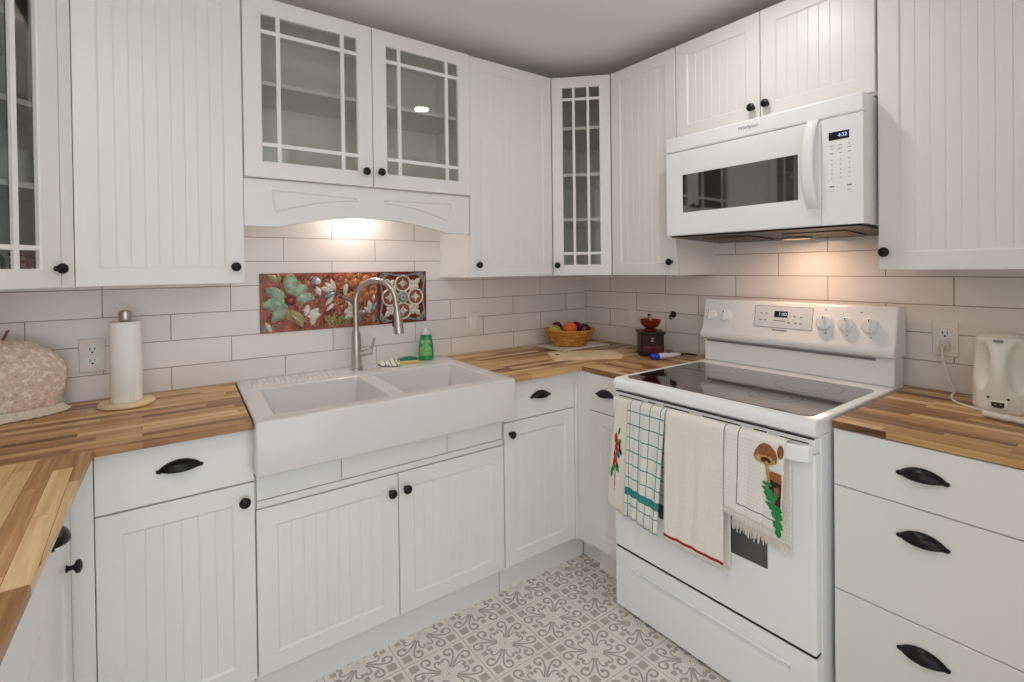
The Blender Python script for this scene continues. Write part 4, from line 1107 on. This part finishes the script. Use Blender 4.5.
b = MB(); b.lathe([(.040, .118), (.042, .121), (.034, .127), (.026, .132), (.022, .134), (.032, .138), (.043, .147), (.0495, .160), (.052, .172), (.055, .175), (.051, .1765), (.0485, .171), (.045, .160), (.037, .149), (.024, .142), (1e-5, .140)], n=36, caps=False); b.build('hopper', COP, t)
b = MB(); b.lathe([(.010, .146), (.007, .155), (.006, .186), (.009, .188), (.009, .193), (1e-5, .195)], n=14)
b.tube([(0, 0, .190), (.001, .012, .193), (.003, .032, .1905), (.005, .050, .182)], [.004, .004, .0038, .0045], 8)
cr_ = b.build('crank', STEEL, t)
MB().lathe([(.004, .182), (.007, .188), (.009, .198), (.007, .206), (1e-5, .208)], (.005, .050, -.006), n=14).build('crank_knob', DW, cr_)

# ------------------------------------------------------------------ utility lighter
t = thing('utility_lighter', 'white utility lighter with blue end lying beside the stove', 'lighter', (-.300, -.765, .9293), -.36); t.scale = (1.18, 1.18, 1.18)
LW = plain('lighter_white', (212, 212, 220), .35); LBL = plain('lighter_blue', (32, 70, 190), .3)
b = MB(); b.tube([(.030, 0, 0), (.060, 0, .001), (.095, 0, .001), (.118, 0, .002), (.128, 0, .003)], [.0125, .0115, .0095, .0085, .006], 16); b.build('handle', LW, t)
b = MB(); b.tube([(-.004, 0, -.0005), (.0, 0, 0), (.022, 0, 0), (.031, 0, 0)], [.009, .0122, .0125, .0123], 16); b.build('blue_end', LBL, t)
MB().tube([(.127, 0, .003), (.165, 0, .002), (.205, 0, -.005), (.208, 0, -.0055)], [.004, .0038, .0036, .003], 10).build('nozzle', DARKGREY, t)
MB().box(.066, .086, -.003, .003, .009, .0145).build('trigger', LBL, t, bevel=.0015)

# ------------------------------------------------------------------ kettle
KX, KY = -.150, -1.972
t = thing('electric_kettle', 'white plastic jug kettle standing at the right end of the counter', 'kettle', (KX, KY, .9146), math.atan2(-2.3286-KY, -2.2439-KX)-math.radians(12))
t.scale = (1.0, 1.0, .99)
KP = plain('kettle_plastic', (232, 229, 222), .3)
def kt(u, v):
    a = 2*PI*u; z = .225*v
    r = .0735-.008*v+.003*math.sin(PI*v)
    if v > .96: r *= 1-.10*((v-.96)/.04)**2
    if v < .03: r *= .96+.04*v/.03
    aa = (a+PI) % (2*PI)-PI
    # handle column faces +x: two finger hollows either side
    for c in (-.62, .62):
        d = ((aa-c)/.36)**2+((z-.135)/.075)**2
        if d < 1: r -= .030*(1-d)**.8
    # column bulges slightly
    if abs(aa) < .30: r += .010*math.cos(aa/.30*PI/2)*math.sin(PI*min(1, max(0, (z-.03)/.19)))
    return (r*math.cos(a), r*math.sin(a), z)
b = MB(); b.grid(kt, 96, 60, wrap=True)
b.f.append([i*61+60 for i in range(96)]); b.m.append(0); b.sm.append(False); b.f.append([i*61 for i in range(96)]); b.m.append(0); b.sm.append(False)
b.build('body', KP, t, angle=60)
b = MB(); b.lathe([(.054, .2245), (.056, .2265), (.052, .2295), (.030, .231), (1e-5, .2315)], n=40); b.build('lid', KP, t)
b = MB(); b.box(.062, .0755, -.0115, .0115, .211, .218); b.build('badge', GREYP, t, bevel=.003)
b = MB(); b.prism([(-.021, .012), (.021, .012), (.022, .036), (-.022, .036)], 'x', .066, .0765); sk = b.build('socket', KP, t, bevel=.002)
b = MB(); b.prism([(-.014, .020), (-.008, .0165), (.008, .0165), (.014, .020), (.015, .033), (-.015, .033)], 'x', .0755, .0772); b.build('socket_recess', plain('socket_dark', (58, 52, 48), .5), sk)
b = MB()
for y in (-.006, .006): b.tube([(.0765, y, .026), (.0785, y, .026)], .0018, 8)
b.build('contact_pins', STEEL, sk)
b = MB()
for y in (-.022, .023): b.lathe([(.0033, .0735), (.0033, .0762), (1e-5, .0768)], (0, y, .045), n=12, axis='x')
b.build('screw_caps', DARKGREY, t)
b = MB(); b.prism([(-.080, .214), (-.062, .224), (-.062, .180)], 'y', -.016, .016); b.build('spout', KP, t, bevel=.003)

t = thing('power_cord', 'white cord plugged into the right outlet and curling around the kettle', 'cord', (0, 0, 0))
CW = plain('cord_white', (222, 216, 206), .5)
def smooth(P, n=8):
    P = [Vector(p) for p in P]; o = []
    for i in range(len(P)-1):
        p0, p1, p2, p3 = P[max(i-1, 0)], P[i], P[i+1], P[min(i+2, len(P)-1)]
        for k in range(n):
            s = k/n; o.append(.5*((2*p1)+(p2-p0)*s+(2*p0-5*p1+4*p2-p3)*s*s+(3*p1-p0-3*p2+p3)*s**3))
    return o+[P[-1]]
zc_ = .9146+.0036
pts = smooth([(-.036, -1.7935, 1.069), (-.040, -1.7945, 1.050), (-.044, -1.800, 1.02), (-.062, -1.818, .965), (-.085, -1.836, .934), (-.118, -1.838, zc_+.004), (-.166, -1.856, zc_), (-.212, -1.900, zc_), (-.245, -1.958, zc_), (-.262, -2.02, zc_), (-.272, -2.070, zc_), (-.300, -2.102, zc_), (-.328, -2.092, zc_), (-.334, -2.06, zc_+.004)])
MB().tube(pts, .0036, 8).build('cable', CW, t)
b = MB(); b.box(-.0245, -.0092, -1.808, -1.782, 1.060, 1.090); b.tube([(-.024, -1.795, 1.073), (-.034, -1.7935, 1.070), (-.038, -1.7938, 1.060)], [.009, .007, .0045], 10)
b.build('plug', CW, t, bevel=.003)
b = MB(); A_ = Vector((-.334, -2.062, zc_+.006)); B__ = Vector((-.292, -1.940, zc_+.006)); D = (B__-A_).normalized()
P = []; R = []
for k in range(9): P.append(A_+D*(k*.006)); R.append(.0075 if k % 2 else .0058)
P += [A_+D*.052, A_+D*.062, A_+D*.10, A_+D*.118]; R += [.0078, .0098, .0098, .0092]
b.tube(P, R, 14); b.build('connector', CW, t)

# ------------------------------------------------------------------ towels on the oven handle
def terry(name, rgb, sc_=160, strength=.9):
    m = plain(name, rgb, .95, bump=strength, bscale=sc_); return m
def uv_mat(name, base, fn, bump=.5, bscale=260):
    """fn(nt, u_socket, v_socket) -> list of (mask_socket, rgb)"""
    m, nt, b = newmat(name); setc(b, lin(base), .95, spec=.2)
    uvn = N(nt, 'ShaderNodeUVMap'); sp = N(nt, 'ShaderNodeSeparateXYZ'); L(nt, uvn.outputs[0], sp.inputs[0])
    col = None; last = (*lin(base), 1)
    for mask, rgb in fn(nt, sp.outputs[0], sp.outputs[1]):
        mx = N(nt, 'ShaderNodeMix', data_type='RGBA'); mx.inputs[7].default_value = (*lin(rgb), 1)
        if col is None: mx.inputs[6].default_value = last
        else: L(nt, col, mx.inputs[6])
        L(nt, mask, mx.inputs[0]); col = mx.outputs[2]
    if col: L(nt, col, b.inputs['Base Color'])
    no = N(nt, 'ShaderNodeTexNoise'); no.inputs['Scale'].default_value = bscale; no.inputs['Detail'].default_value = 3; L(nt, uvn.outputs[0], no.inputs['Vector'])
    wr = N(nt, 'ShaderNodeMapRange', vals={1: .3, 2: .7, 3: .93, 4: 1.03}); L(nt, no.outputs['Fac'], wr.inputs[0])
    wm = N(nt, 'ShaderNodeMix', data_type='RGBA', blend_type='MULTIPLY'); wm.inputs[0].default_value = 1
    if col: L(nt, col, wm.inputs[6])
    else: wm.inputs[6].default_value = last
    L(nt, wr.outputs[0], wm.inputs[7]); L(nt, wm.outputs[2], b.inputs['Base Color'])
    bp = N(nt, 'ShaderNodeBump'); bp.inputs['Strength'].default_value = bump; bp.inputs['Distance'].default_value = .002
    L(nt, no.outputs['Fac'], bp.inputs['Height']); L(nt, bp.outputs['Normal'], b.inputs['Normal']); return m
def band(nt, s, a, b_):
    m1 = N(nt, 'ShaderNodeMath', op='GREATER_THAN', vals={1: a}); L(nt, s, m1.inputs[0])
    m2 = N(nt, 'ShaderNodeMath', op='LESS_THAN', vals={1: b_}); L(nt, s, m2.inputs[0])
    m3 = N(nt, 'ShaderNodeMath', op='MULTIPLY'); L(nt, m1.outputs[0], m3.inputs[0]); L(nt, m2.outputs[0], m3.inputs[1]); return m3.outputs[0]
def stripes(nt, s, period, w, off=0.):
    m0 = N(nt, 'ShaderNodeMath', op='MULTIPLY_ADD', vals={1: 1/period, 2: off}); L(nt, s, m0.inputs[0])
    fr = N(nt, 'ShaderNodeMath', op='FRACT'); L(nt, m0.outputs[0], fr.inputs[0])
    lt = N(nt, 'ShaderNodeMath', op='LESS_THAN', vals={1: w/period}); L(nt, fr.outputs[0], lt.inputs[0]); return lt.outputs[0]

HZ = .852; XFRONT, XBACK = -.7785, -.7515
class Towel:
    """draped sheet: s = length from the back hem, over the handle, down to the front hem (world coords)"""
    def __init__(s, ya0, ya1, yb0, yb1, zf0, zf1, zb0, zb1, amp, freq, ph, lift=0., seg=(26, 60)):
        s.__dict__.update(locals())
    def pt(s, u, q, off=0.):
        """u 0..1 left->right (+y to -y); q<0 back layer depth 0..-1, 0..1 front layer"""
        top = HZ+.003+s.lift
        if q >= 0:
            k = q; y = (s.ya0+(s.ya1-s.ya0)*u)*(1-k)+(s.yb0+(s.yb1-s.yb0)*u)*k
            zend = s.zf0+(s.zf1-s.zf0)*u; zz = top-(top-zend)*k
        else:
            k = -q; y = s.ya0+(s.ya1-s.ya0)*u
            zend = s.zb0+(s.zb1-s.zb0)*u; zz = top-(top-zend)*k
        w = s.amp*(math.sin(2*PI*s.freq*u+s.ph)+.45*math.sin(2*PI*s.freq*1.9*u+s.ph*2+2.2*k))
        fall = min(1, k*3)*(.35+.65*k)
        d = (top-zz)
        rr = .0165+s.lift*.5; xm = (XFRONT+XBACK)/2
        if d < rr:   # wraps over the bar
            ca = 1-d/rr; x = (math.sqrt(max(0, 1-ca*ca)))*(.015+s.lift)
            x = xm-x if q >= 0 else xm+x
        else: x = xm-(.015+s.lift) if q >= 0 else xm+(.015+s.lift*.3)
        if q >= 0: x -= abs(w)*fall*.9+w*fall*.35+.006*k+off
        else: x += 0
        return (x, y, zz)
    def mesh(s, name, mats, parent=None):
        b = MB(); nu, nv = s.seg; uv = []
        W = abs(s.ya1-s.ya0); top = HZ+.003; Lf = top-min(s.zf0, s.zf1); Lb = top-min(s.zb0, s.zb1)
        nb = max(6, int(nv*Lb/(Lb+Lf))); nf = nv-nb
        def dist(n):   # finer steps near the bar
            return [(i/n)**1.5 for i in range(n+1)]
        Q = [-x for x in reversed(dist(nb))][:-1]+dist(nf)
        vs = []
        for i in range(nu+1):
            for q in Q:
                vs.append(s.pt(i/nu, q)); uv.append((i/nu*W, (q*Lf) if q >= 0 else q*Lb))
        m = len(Q); fs = [(i*m+j, (i+1)*m+j, (i+1)*m+j+1, i*m+j+1) for i in range(nu) for j in range(m-1)]
        b.add(vs, fs, 0, True)
        return b.build(name, mats, parent, solid=.0022, uv=uv, recalc=False, angle=180)
    def decal(s, b, poly, mat, off=.0022, centre=None):
        """flat embroidered patch; poly in (u,q)"""
        n = len(poly); cu = sum(p[0] for p in poly)/n; cq = sum(p[1] for p in poly)/n
        if centre: cu, cq = centre
        vs = [s.pt(cu, cq, off+.0012)]+[s.pt(cu+(u-cu)*.5, cq+(q-cq)*.5, off+.001) for u, q in poly]+[s.pt(u, q, off) for u, q in poly]
        fs = [(0, 1+i, 1+(i+1) % n) for i in range(n)]+[(1+i, 1+n+i, 1+n+(i+1) % n, 1+(i+1) % n) for i in range(n)]
        b.add(vs, fs, mat, True)
def fringe(tw, parent, k_end, n, ln, mat, back=False, name='fringe'):
    b = MB(); rnd = random.Random(11)
    for i in range(n):
        u = (i+.5)/n; w = .9/n; L0 = ln*rnd.uniform(.6, 1.15); dy = rnd.uniform(-.004, .004); dx = rnd.uniform(-.003, .002)
        p0 = tw.pt(u-w/2, k_end); p1 = tw.pt(u+w/2, k_end)
        mid = Vector(((p0[0]+p1[0])/2+dx, (p0[1]+p1[1])/2+dy, (p0[2]+p1[2])/2-L0))
        hw = abs(p1[1]-p0[1])*.3; t_ = .0012
        vs = []
        for x_ in (-t_, t_): vs += [(p0[0]+x_, p0[1], p0[2]+.001), (p1[0]+x_, p1[1], p1[2]+.001), (mid.x+x_*.4, mid.y-hw, mid.z), (mid.x+x_*.4, mid.y+hw, mid.z)]
        b.add(vs, [(0, 1, 2, 3), (4, 7, 6, 5), (0, 4, 5, 1), (1, 5, 6, 2), (2, 6, 7, 3), (3, 7, 4, 0)], 0)
    o = b.build(name, mat, parent, recalc=True); return o

RFL = plain('poinsettia_red', (190, 44, 38), .9, var=.2, vscale=120); GFL = plain('embroidery_green', (40, 136, 74), .9, var=.25, vscale=120)
BFL = plain('embroidery_teal', (62, 124, 132), .9); DGR = plain('embroidery_dark', (40, 44, 26), .9); BRN = plain('embroidery_brown', (146, 96, 54), .9, var=.25, vscale=120)
TAN = plain('embroidery_tan', (190, 148, 92), .9, var=.2, vscale=120); DKB = plain('embroidery_dark_brown', (66, 34, 28), .9, var=.3, vscale=120)
# 0: poinsettia towel
t0 = Towel(-.978, -1.034, -.930, -1.024, .432, .412, .52, .52, .004, .8, .5, lift=-.001, seg=(16, 48))
o = t0.mesh('dish_towel', terry('cream_cotton', (233, 227, 216), 200, .5))
tag(o, 'cream towel with embroidered red poinsettia, leftmost on the oven handle', 'towel', 'towels on the oven handle')
b = MB(); rnd = random.Random(4)
def dleaf(tw, b, u, q, au, aq, W, mat, off=.0022):
    # leaf from (u,q) along vector (au,aq); W width in u
    P = []; n = 6
    Ls = math.hypot(au*.10, aq*.43) or 1; nx, nq = -aq*.43/Ls, au*.10/Ls
    for i in range(n+1):
        k = i/n; w = W*math.sin(PI*k)**.8*(1 if i % 2 == 0 else .8)
        P.append((u+au*k+nx*w/.10, q+aq*k+nq*w/.43))
    for i in range(n-1, 0, -1):
        k = i/n; w = W*math.sin(PI*k)**.8*(1 if i % 2 == 0 else .8)
        P.append((u+au*k-nx*w/.10, q+aq*k-nq*w/.43))
    tw.decal(b, P, mat, off)
for u, q, au, aq, W, m in ((.25, .30, .05, .13, .012, 0), (.42, .36, -.16, .12, .011, 0), (.30, .42, .20, .08, .010, 0), (.22, .47, .16, .12, .011, 0), (.38, .52, -.20, .08, .009, 0), (.40, .33, .12, -.08, .008, 1), (.45, .40, .18, -.04, .010, 1), (.5, .44, .2, .05, .010, 3), (.30, .58, -.12, .10, .010, 1), (.36, .60, .20, .06, .009, 1), (.18, .62, -.05, .12, .008, 1), (.5, .36, .05, .1, .008, 3), (.40, .56, .12, .08, .008, 3), (.24, .54, .03, .10, .009, 0), (.35, .62, .02, .24, .003, 0), (.40, .48, .16, .05, .012, 2), (.34, .46, .14, .06, .011, 2)):
    dleaf(t0, b, u, q, au, aq, W, m)
b.build('poinsettia_embroidery', [RFL, GFL, BFL, DGR], o, recalc=False, label='red flowers with green leaves')
# 1: teal check towel
def chk(nt, u, v):
    return [(stripes(nt, u, .046, .0036, .72), (92, 160, 146)), (stripes(nt, v, .0515, .0048, .30), (84, 152, 142)), (band(nt, v, .336, .366), (62, 140, 140))]
t1 = Towel(-1.0375, -1.207, -1.029, -1.172, .424, .404, .50, .50, .011, 1.6, 2.2, lift=.002, seg=(40, 70))
o = t1.mesh('dish_towel', uv_mat('teal_check_cloth', (232, 229, 222), chk, .4, 300))
tag(o, 'white dish towel with teal check lines, second from left on the oven handle', 'towel', 'towels on the oven handle')
# 2: cream towel with red line
def redl(nt, u, v): return [(band(nt, v, .428, .438), (176, 42, 44))]
t2 = Towel(-1.2105, -1.431, -1.204, -1.431, .404, .402, .386, .386, .0055, 1.5, 1.2, lift=.0035, seg=(30, 70))
o = t2.mesh('dish_towel', uv_mat('cream_waffle_cloth', (240, 235, 226), redl, .9, 170))
tag(o, 'wide cream waffle towel with one red stripe near its hem, middle of the handle', 'towel', 'towels on the oven handle')
# 3: mushroom towel
def dots(nt, u, v):
    a = stripes(nt, u, .0085, .003, 0.); b_ = stripes(nt, v, .012, .0025, 0.)
    m = N(nt, 'ShaderNodeMath', op='MULTIPLY'); L(nt, a, m.inputs[0]); L(nt, b_, m.inputs[1])
    k = N(nt, 'ShaderNodeMath', op='MULTIPLY', vals={1: .28}); L(nt, m.outputs[0], k.inputs[0])
    l1 = band(nt, u, .044, .0475); l2 = band(nt, v, 0, .236); q = N(nt, 'ShaderNodeMath', op='MULTIPLY'); L(nt, l1, q.inputs[0]); L(nt, l2, q.inputs[1])
    l3 = band(nt, v, .2325, .236); l4 = band(nt, u, .044, .30); q2 = N(nt, 'ShaderNodeMath', op='MULTIPLY'); L(nt, l3, q2.inputs[0]); L(nt, l4, q2.inputs[1])
    return [(k.outputs[0], (150, 140, 128)), (q.outputs[0], (132, 124, 118)), (q2.outputs[0], (132, 124, 118))]
t3 = Towel(-1.435, -1.622, -1.435, -1.611, .605, .588, .548, .538, .005, 1.3, .3, lift=.0045, seg=(30, 60))
FRG = terry('fringe_cotton', (232, 226, 215), 300, .5)
o = t3.mesh('dish_towel', uv_mat('dotted_terry_cloth', (240, 236, 229), dots, .8, 240))
tag(o, 'white fringed towel with embroidered brown mushroom, rightmost on the oven handle', 'towel', 'towels on the oven handle')
fringe(t3, o, 1.0, 44, .016, FRG)
fringe(t3, o, -1.0, 40, .028, FRG)
b = MB()
def ell(u, q, ru, rq, a0=0, a1=360, n=16): return [(u+ru*math.cos(math.radians(a0+(a1-a0)*i/n)), q+rq*math.sin(math.radians(a0+(a1-a0)*i/n))) for i in range(n)]
t3.decal(b, [(.52, .25), (.54, .19), (.60, .12), (.68, .075), (.78, .085), (.87, .14), (.905, .20), (.90, .26), (.84, .29), (.70, .31), (.58, .29)], 0, .0028)
t3.decal(b, ell(.71, .255, .175, .048, 0, 360, 20), 1, .0044)
t3.decal(b, ell(.73, .255, .085, .030), 2, .0056)
t3.decal(b, [(.715, .26), (.765, .26), (.79, .36), (.83, .47), (.78, .49), (.745, .38)], 1, .0066)
t3.decal(b, ell(.945, .13, .05, .075), 0, .0028)
t3.decal(b, [(.76, .38), (.85, .35), (.985, .36), (.985, .46), (.88, .45), (.80, .43)], 0, .0056)
t3.decal(b, [(.80, .44), (.985, .42), (.985, .72), (.90, .70), (.84, .62), (.79, .53)], 2, .0028)
t3.decal(b, [(.88, .52), (.95, .50), (.96, .60), (.90, .62)], 0, .0042)
for u, q, au, aq, W in ((.70, .50, .14, .03, .010), (.66, .57, .20, .0, .010), (.72, .60, .18, .04, .012), (.76, .68, .16, -.02, .012), (.74, .72, .14, .0, .009), (.86, .70, .10, .10, .012), (.92, .76, .05, .12, .010), (.95, .86, .03, .12, .009), (.97, .95, .015, .10, .006), (.80, .56, .06, .12, .012)):
    dleaf(t3, b, u, q*.98, au, aq, W, 3, .0050)
t3.decal(b, [(.93, .72), (.985, .68), (.985, .93), (.96, .90)], 2, .0036)
b.build('mushroom_embroidery', [BRN, TAN, DKB, GFL], o, recalc=False, label='brown mushroom with green leaves')

# ------------------------------------------------------------------ lamps
def area(name, loc, size, power, col, rot=(0, 0, 0), shape='DISK', size_y=None, spread=PI):
    l = bpy.data.lights.new(name, 'AREA'); l.shape = shape; l.size = size; l.energy = power; l.color = col; l.spread = spread
    if size_y: l.size_y = size_y
    o = bpy.data.objects.new(name, l); C.objects.link(o); o.location = loc; o.rotation_euler = rot; return o
WARM = (1.0, .985, .965)
def can(x, y, power, label):
    t = thing('recessed_ceiling_light', label, 'ceiling light', (x, y, ZC))
    MB().lathe([(.046, -.001), (.064, -.001), (.066, -.004), (.062, -.007), (.050, -.007), (.046, -.004)], n=40, caps=False).build('trim_ring', ENAMEL, t)
    MB().lathe([(.048, -.002), (.048, -.0045), (1e-5, -.0046)], n=32).build('lens', LENS, t)
    area('ceiling_lamp', (x, y, ZC-.012), .09, power, WARM)
can(-.739, -1.352, 2.8, 'recessed ceiling light above the floor between sink and stove')
t = thing('added_fill_dome', 'added dome fill light on the ceiling above the left run, out of view', 'ceiling light', (-2.36, -1.72, ZC))  # invented glowing fixture, fills the upper cabinets and ceiling with light
MB().lathe([(.150, -.0005), (.155, -.004), (.155, -.022), (.148, -.028), (.136, -.028)], n=40, caps=True).build('base_ring', ENAMEL, t)
DOME = emit('fill_dome_glow', (255, 250, 244), 18)
MB().lathe([(.136*math.cos(PI/2*k/9), -.028-.085*math.sin(PI/2*k/9)) if k < 9 else (1e-5, -.113) for k in range(10)], n=36, caps=False).build('dome', DOME, t)
can(-1.55, -2.7, 1.2, 'added unseen recessed fill light behind the viewer on the stove side')  # added ceiling fill, no such lamp in view
can(-2.3, -2.75, 1, 'added unseen recessed fill light behind the viewer, nearest the left run')  # second added fill lamp, also out of view
def puck(x, y, z, power, r, label, col):
    t = thing('cabinet_spotlight', label, 'under-cabinet light', (x, y, z))
    MB().lathe([(.034, 0), (.034, -.012), (.028, -.014), (.028, -.011)], n=28, caps=False).build('housing', ENAMEL, t)
    MB().lathe([(.028, -.0115), (1e-5, -.0116)], n=24).build('lens', LENS, t)
    area('puck_lamp', (x, y, z-.0165), r, power, col)
puck(-1.475, -.062, 1.6972, 1.25, .05, 'puck light hidden behind the arched valance above the sink', (1, .86, .80))
t = thing('cooktop_lamp', 'small warm lamp under the microwave', 'cooktop light', (-.16, -1.37, 1.4655))
MB().box(-.022, .022, -.05, .05, -.004, .002).build('lens_frame', GREYP, t, bevel=.001)
MB().box(-.018, .018, -.045, .045, -.0052, -.004).build('lens', emit('warm_lens', (255, 196, 140), 1.2), t)
area('range_lamp', (-.16, -1.37, 1.456), .05, .85, (1, .66, .45), (0, 0, 0), 'RECTANGLE', .10)

# ------------------------------------------------------------------ world and view
w = bpy.data.worlds.new('World'); sc.world = w; w.use_nodes = True
bg = w.node_tree.nodes['Background']; bg.inputs['Color'].default_value = (.90, .97, 1.04, 1); bg.inputs['Strength'].default_value = 1.64
sc.view_settings.view_transform = 'Standard'; sc.view_settings.look = 'None'; sc.view_settings.gamma = 1
sc.view_settings.use_curve_mapping = False; sc.view_settings.exposure = 0.05
sc.cycles.use_denoising = True
sc.cycles.max_bounces = 10; sc.cycles.diffuse_bounces = 6; sc.cycles.transparent_max_bounces = 16
sc.cycles.sample_clamp_indirect = 6
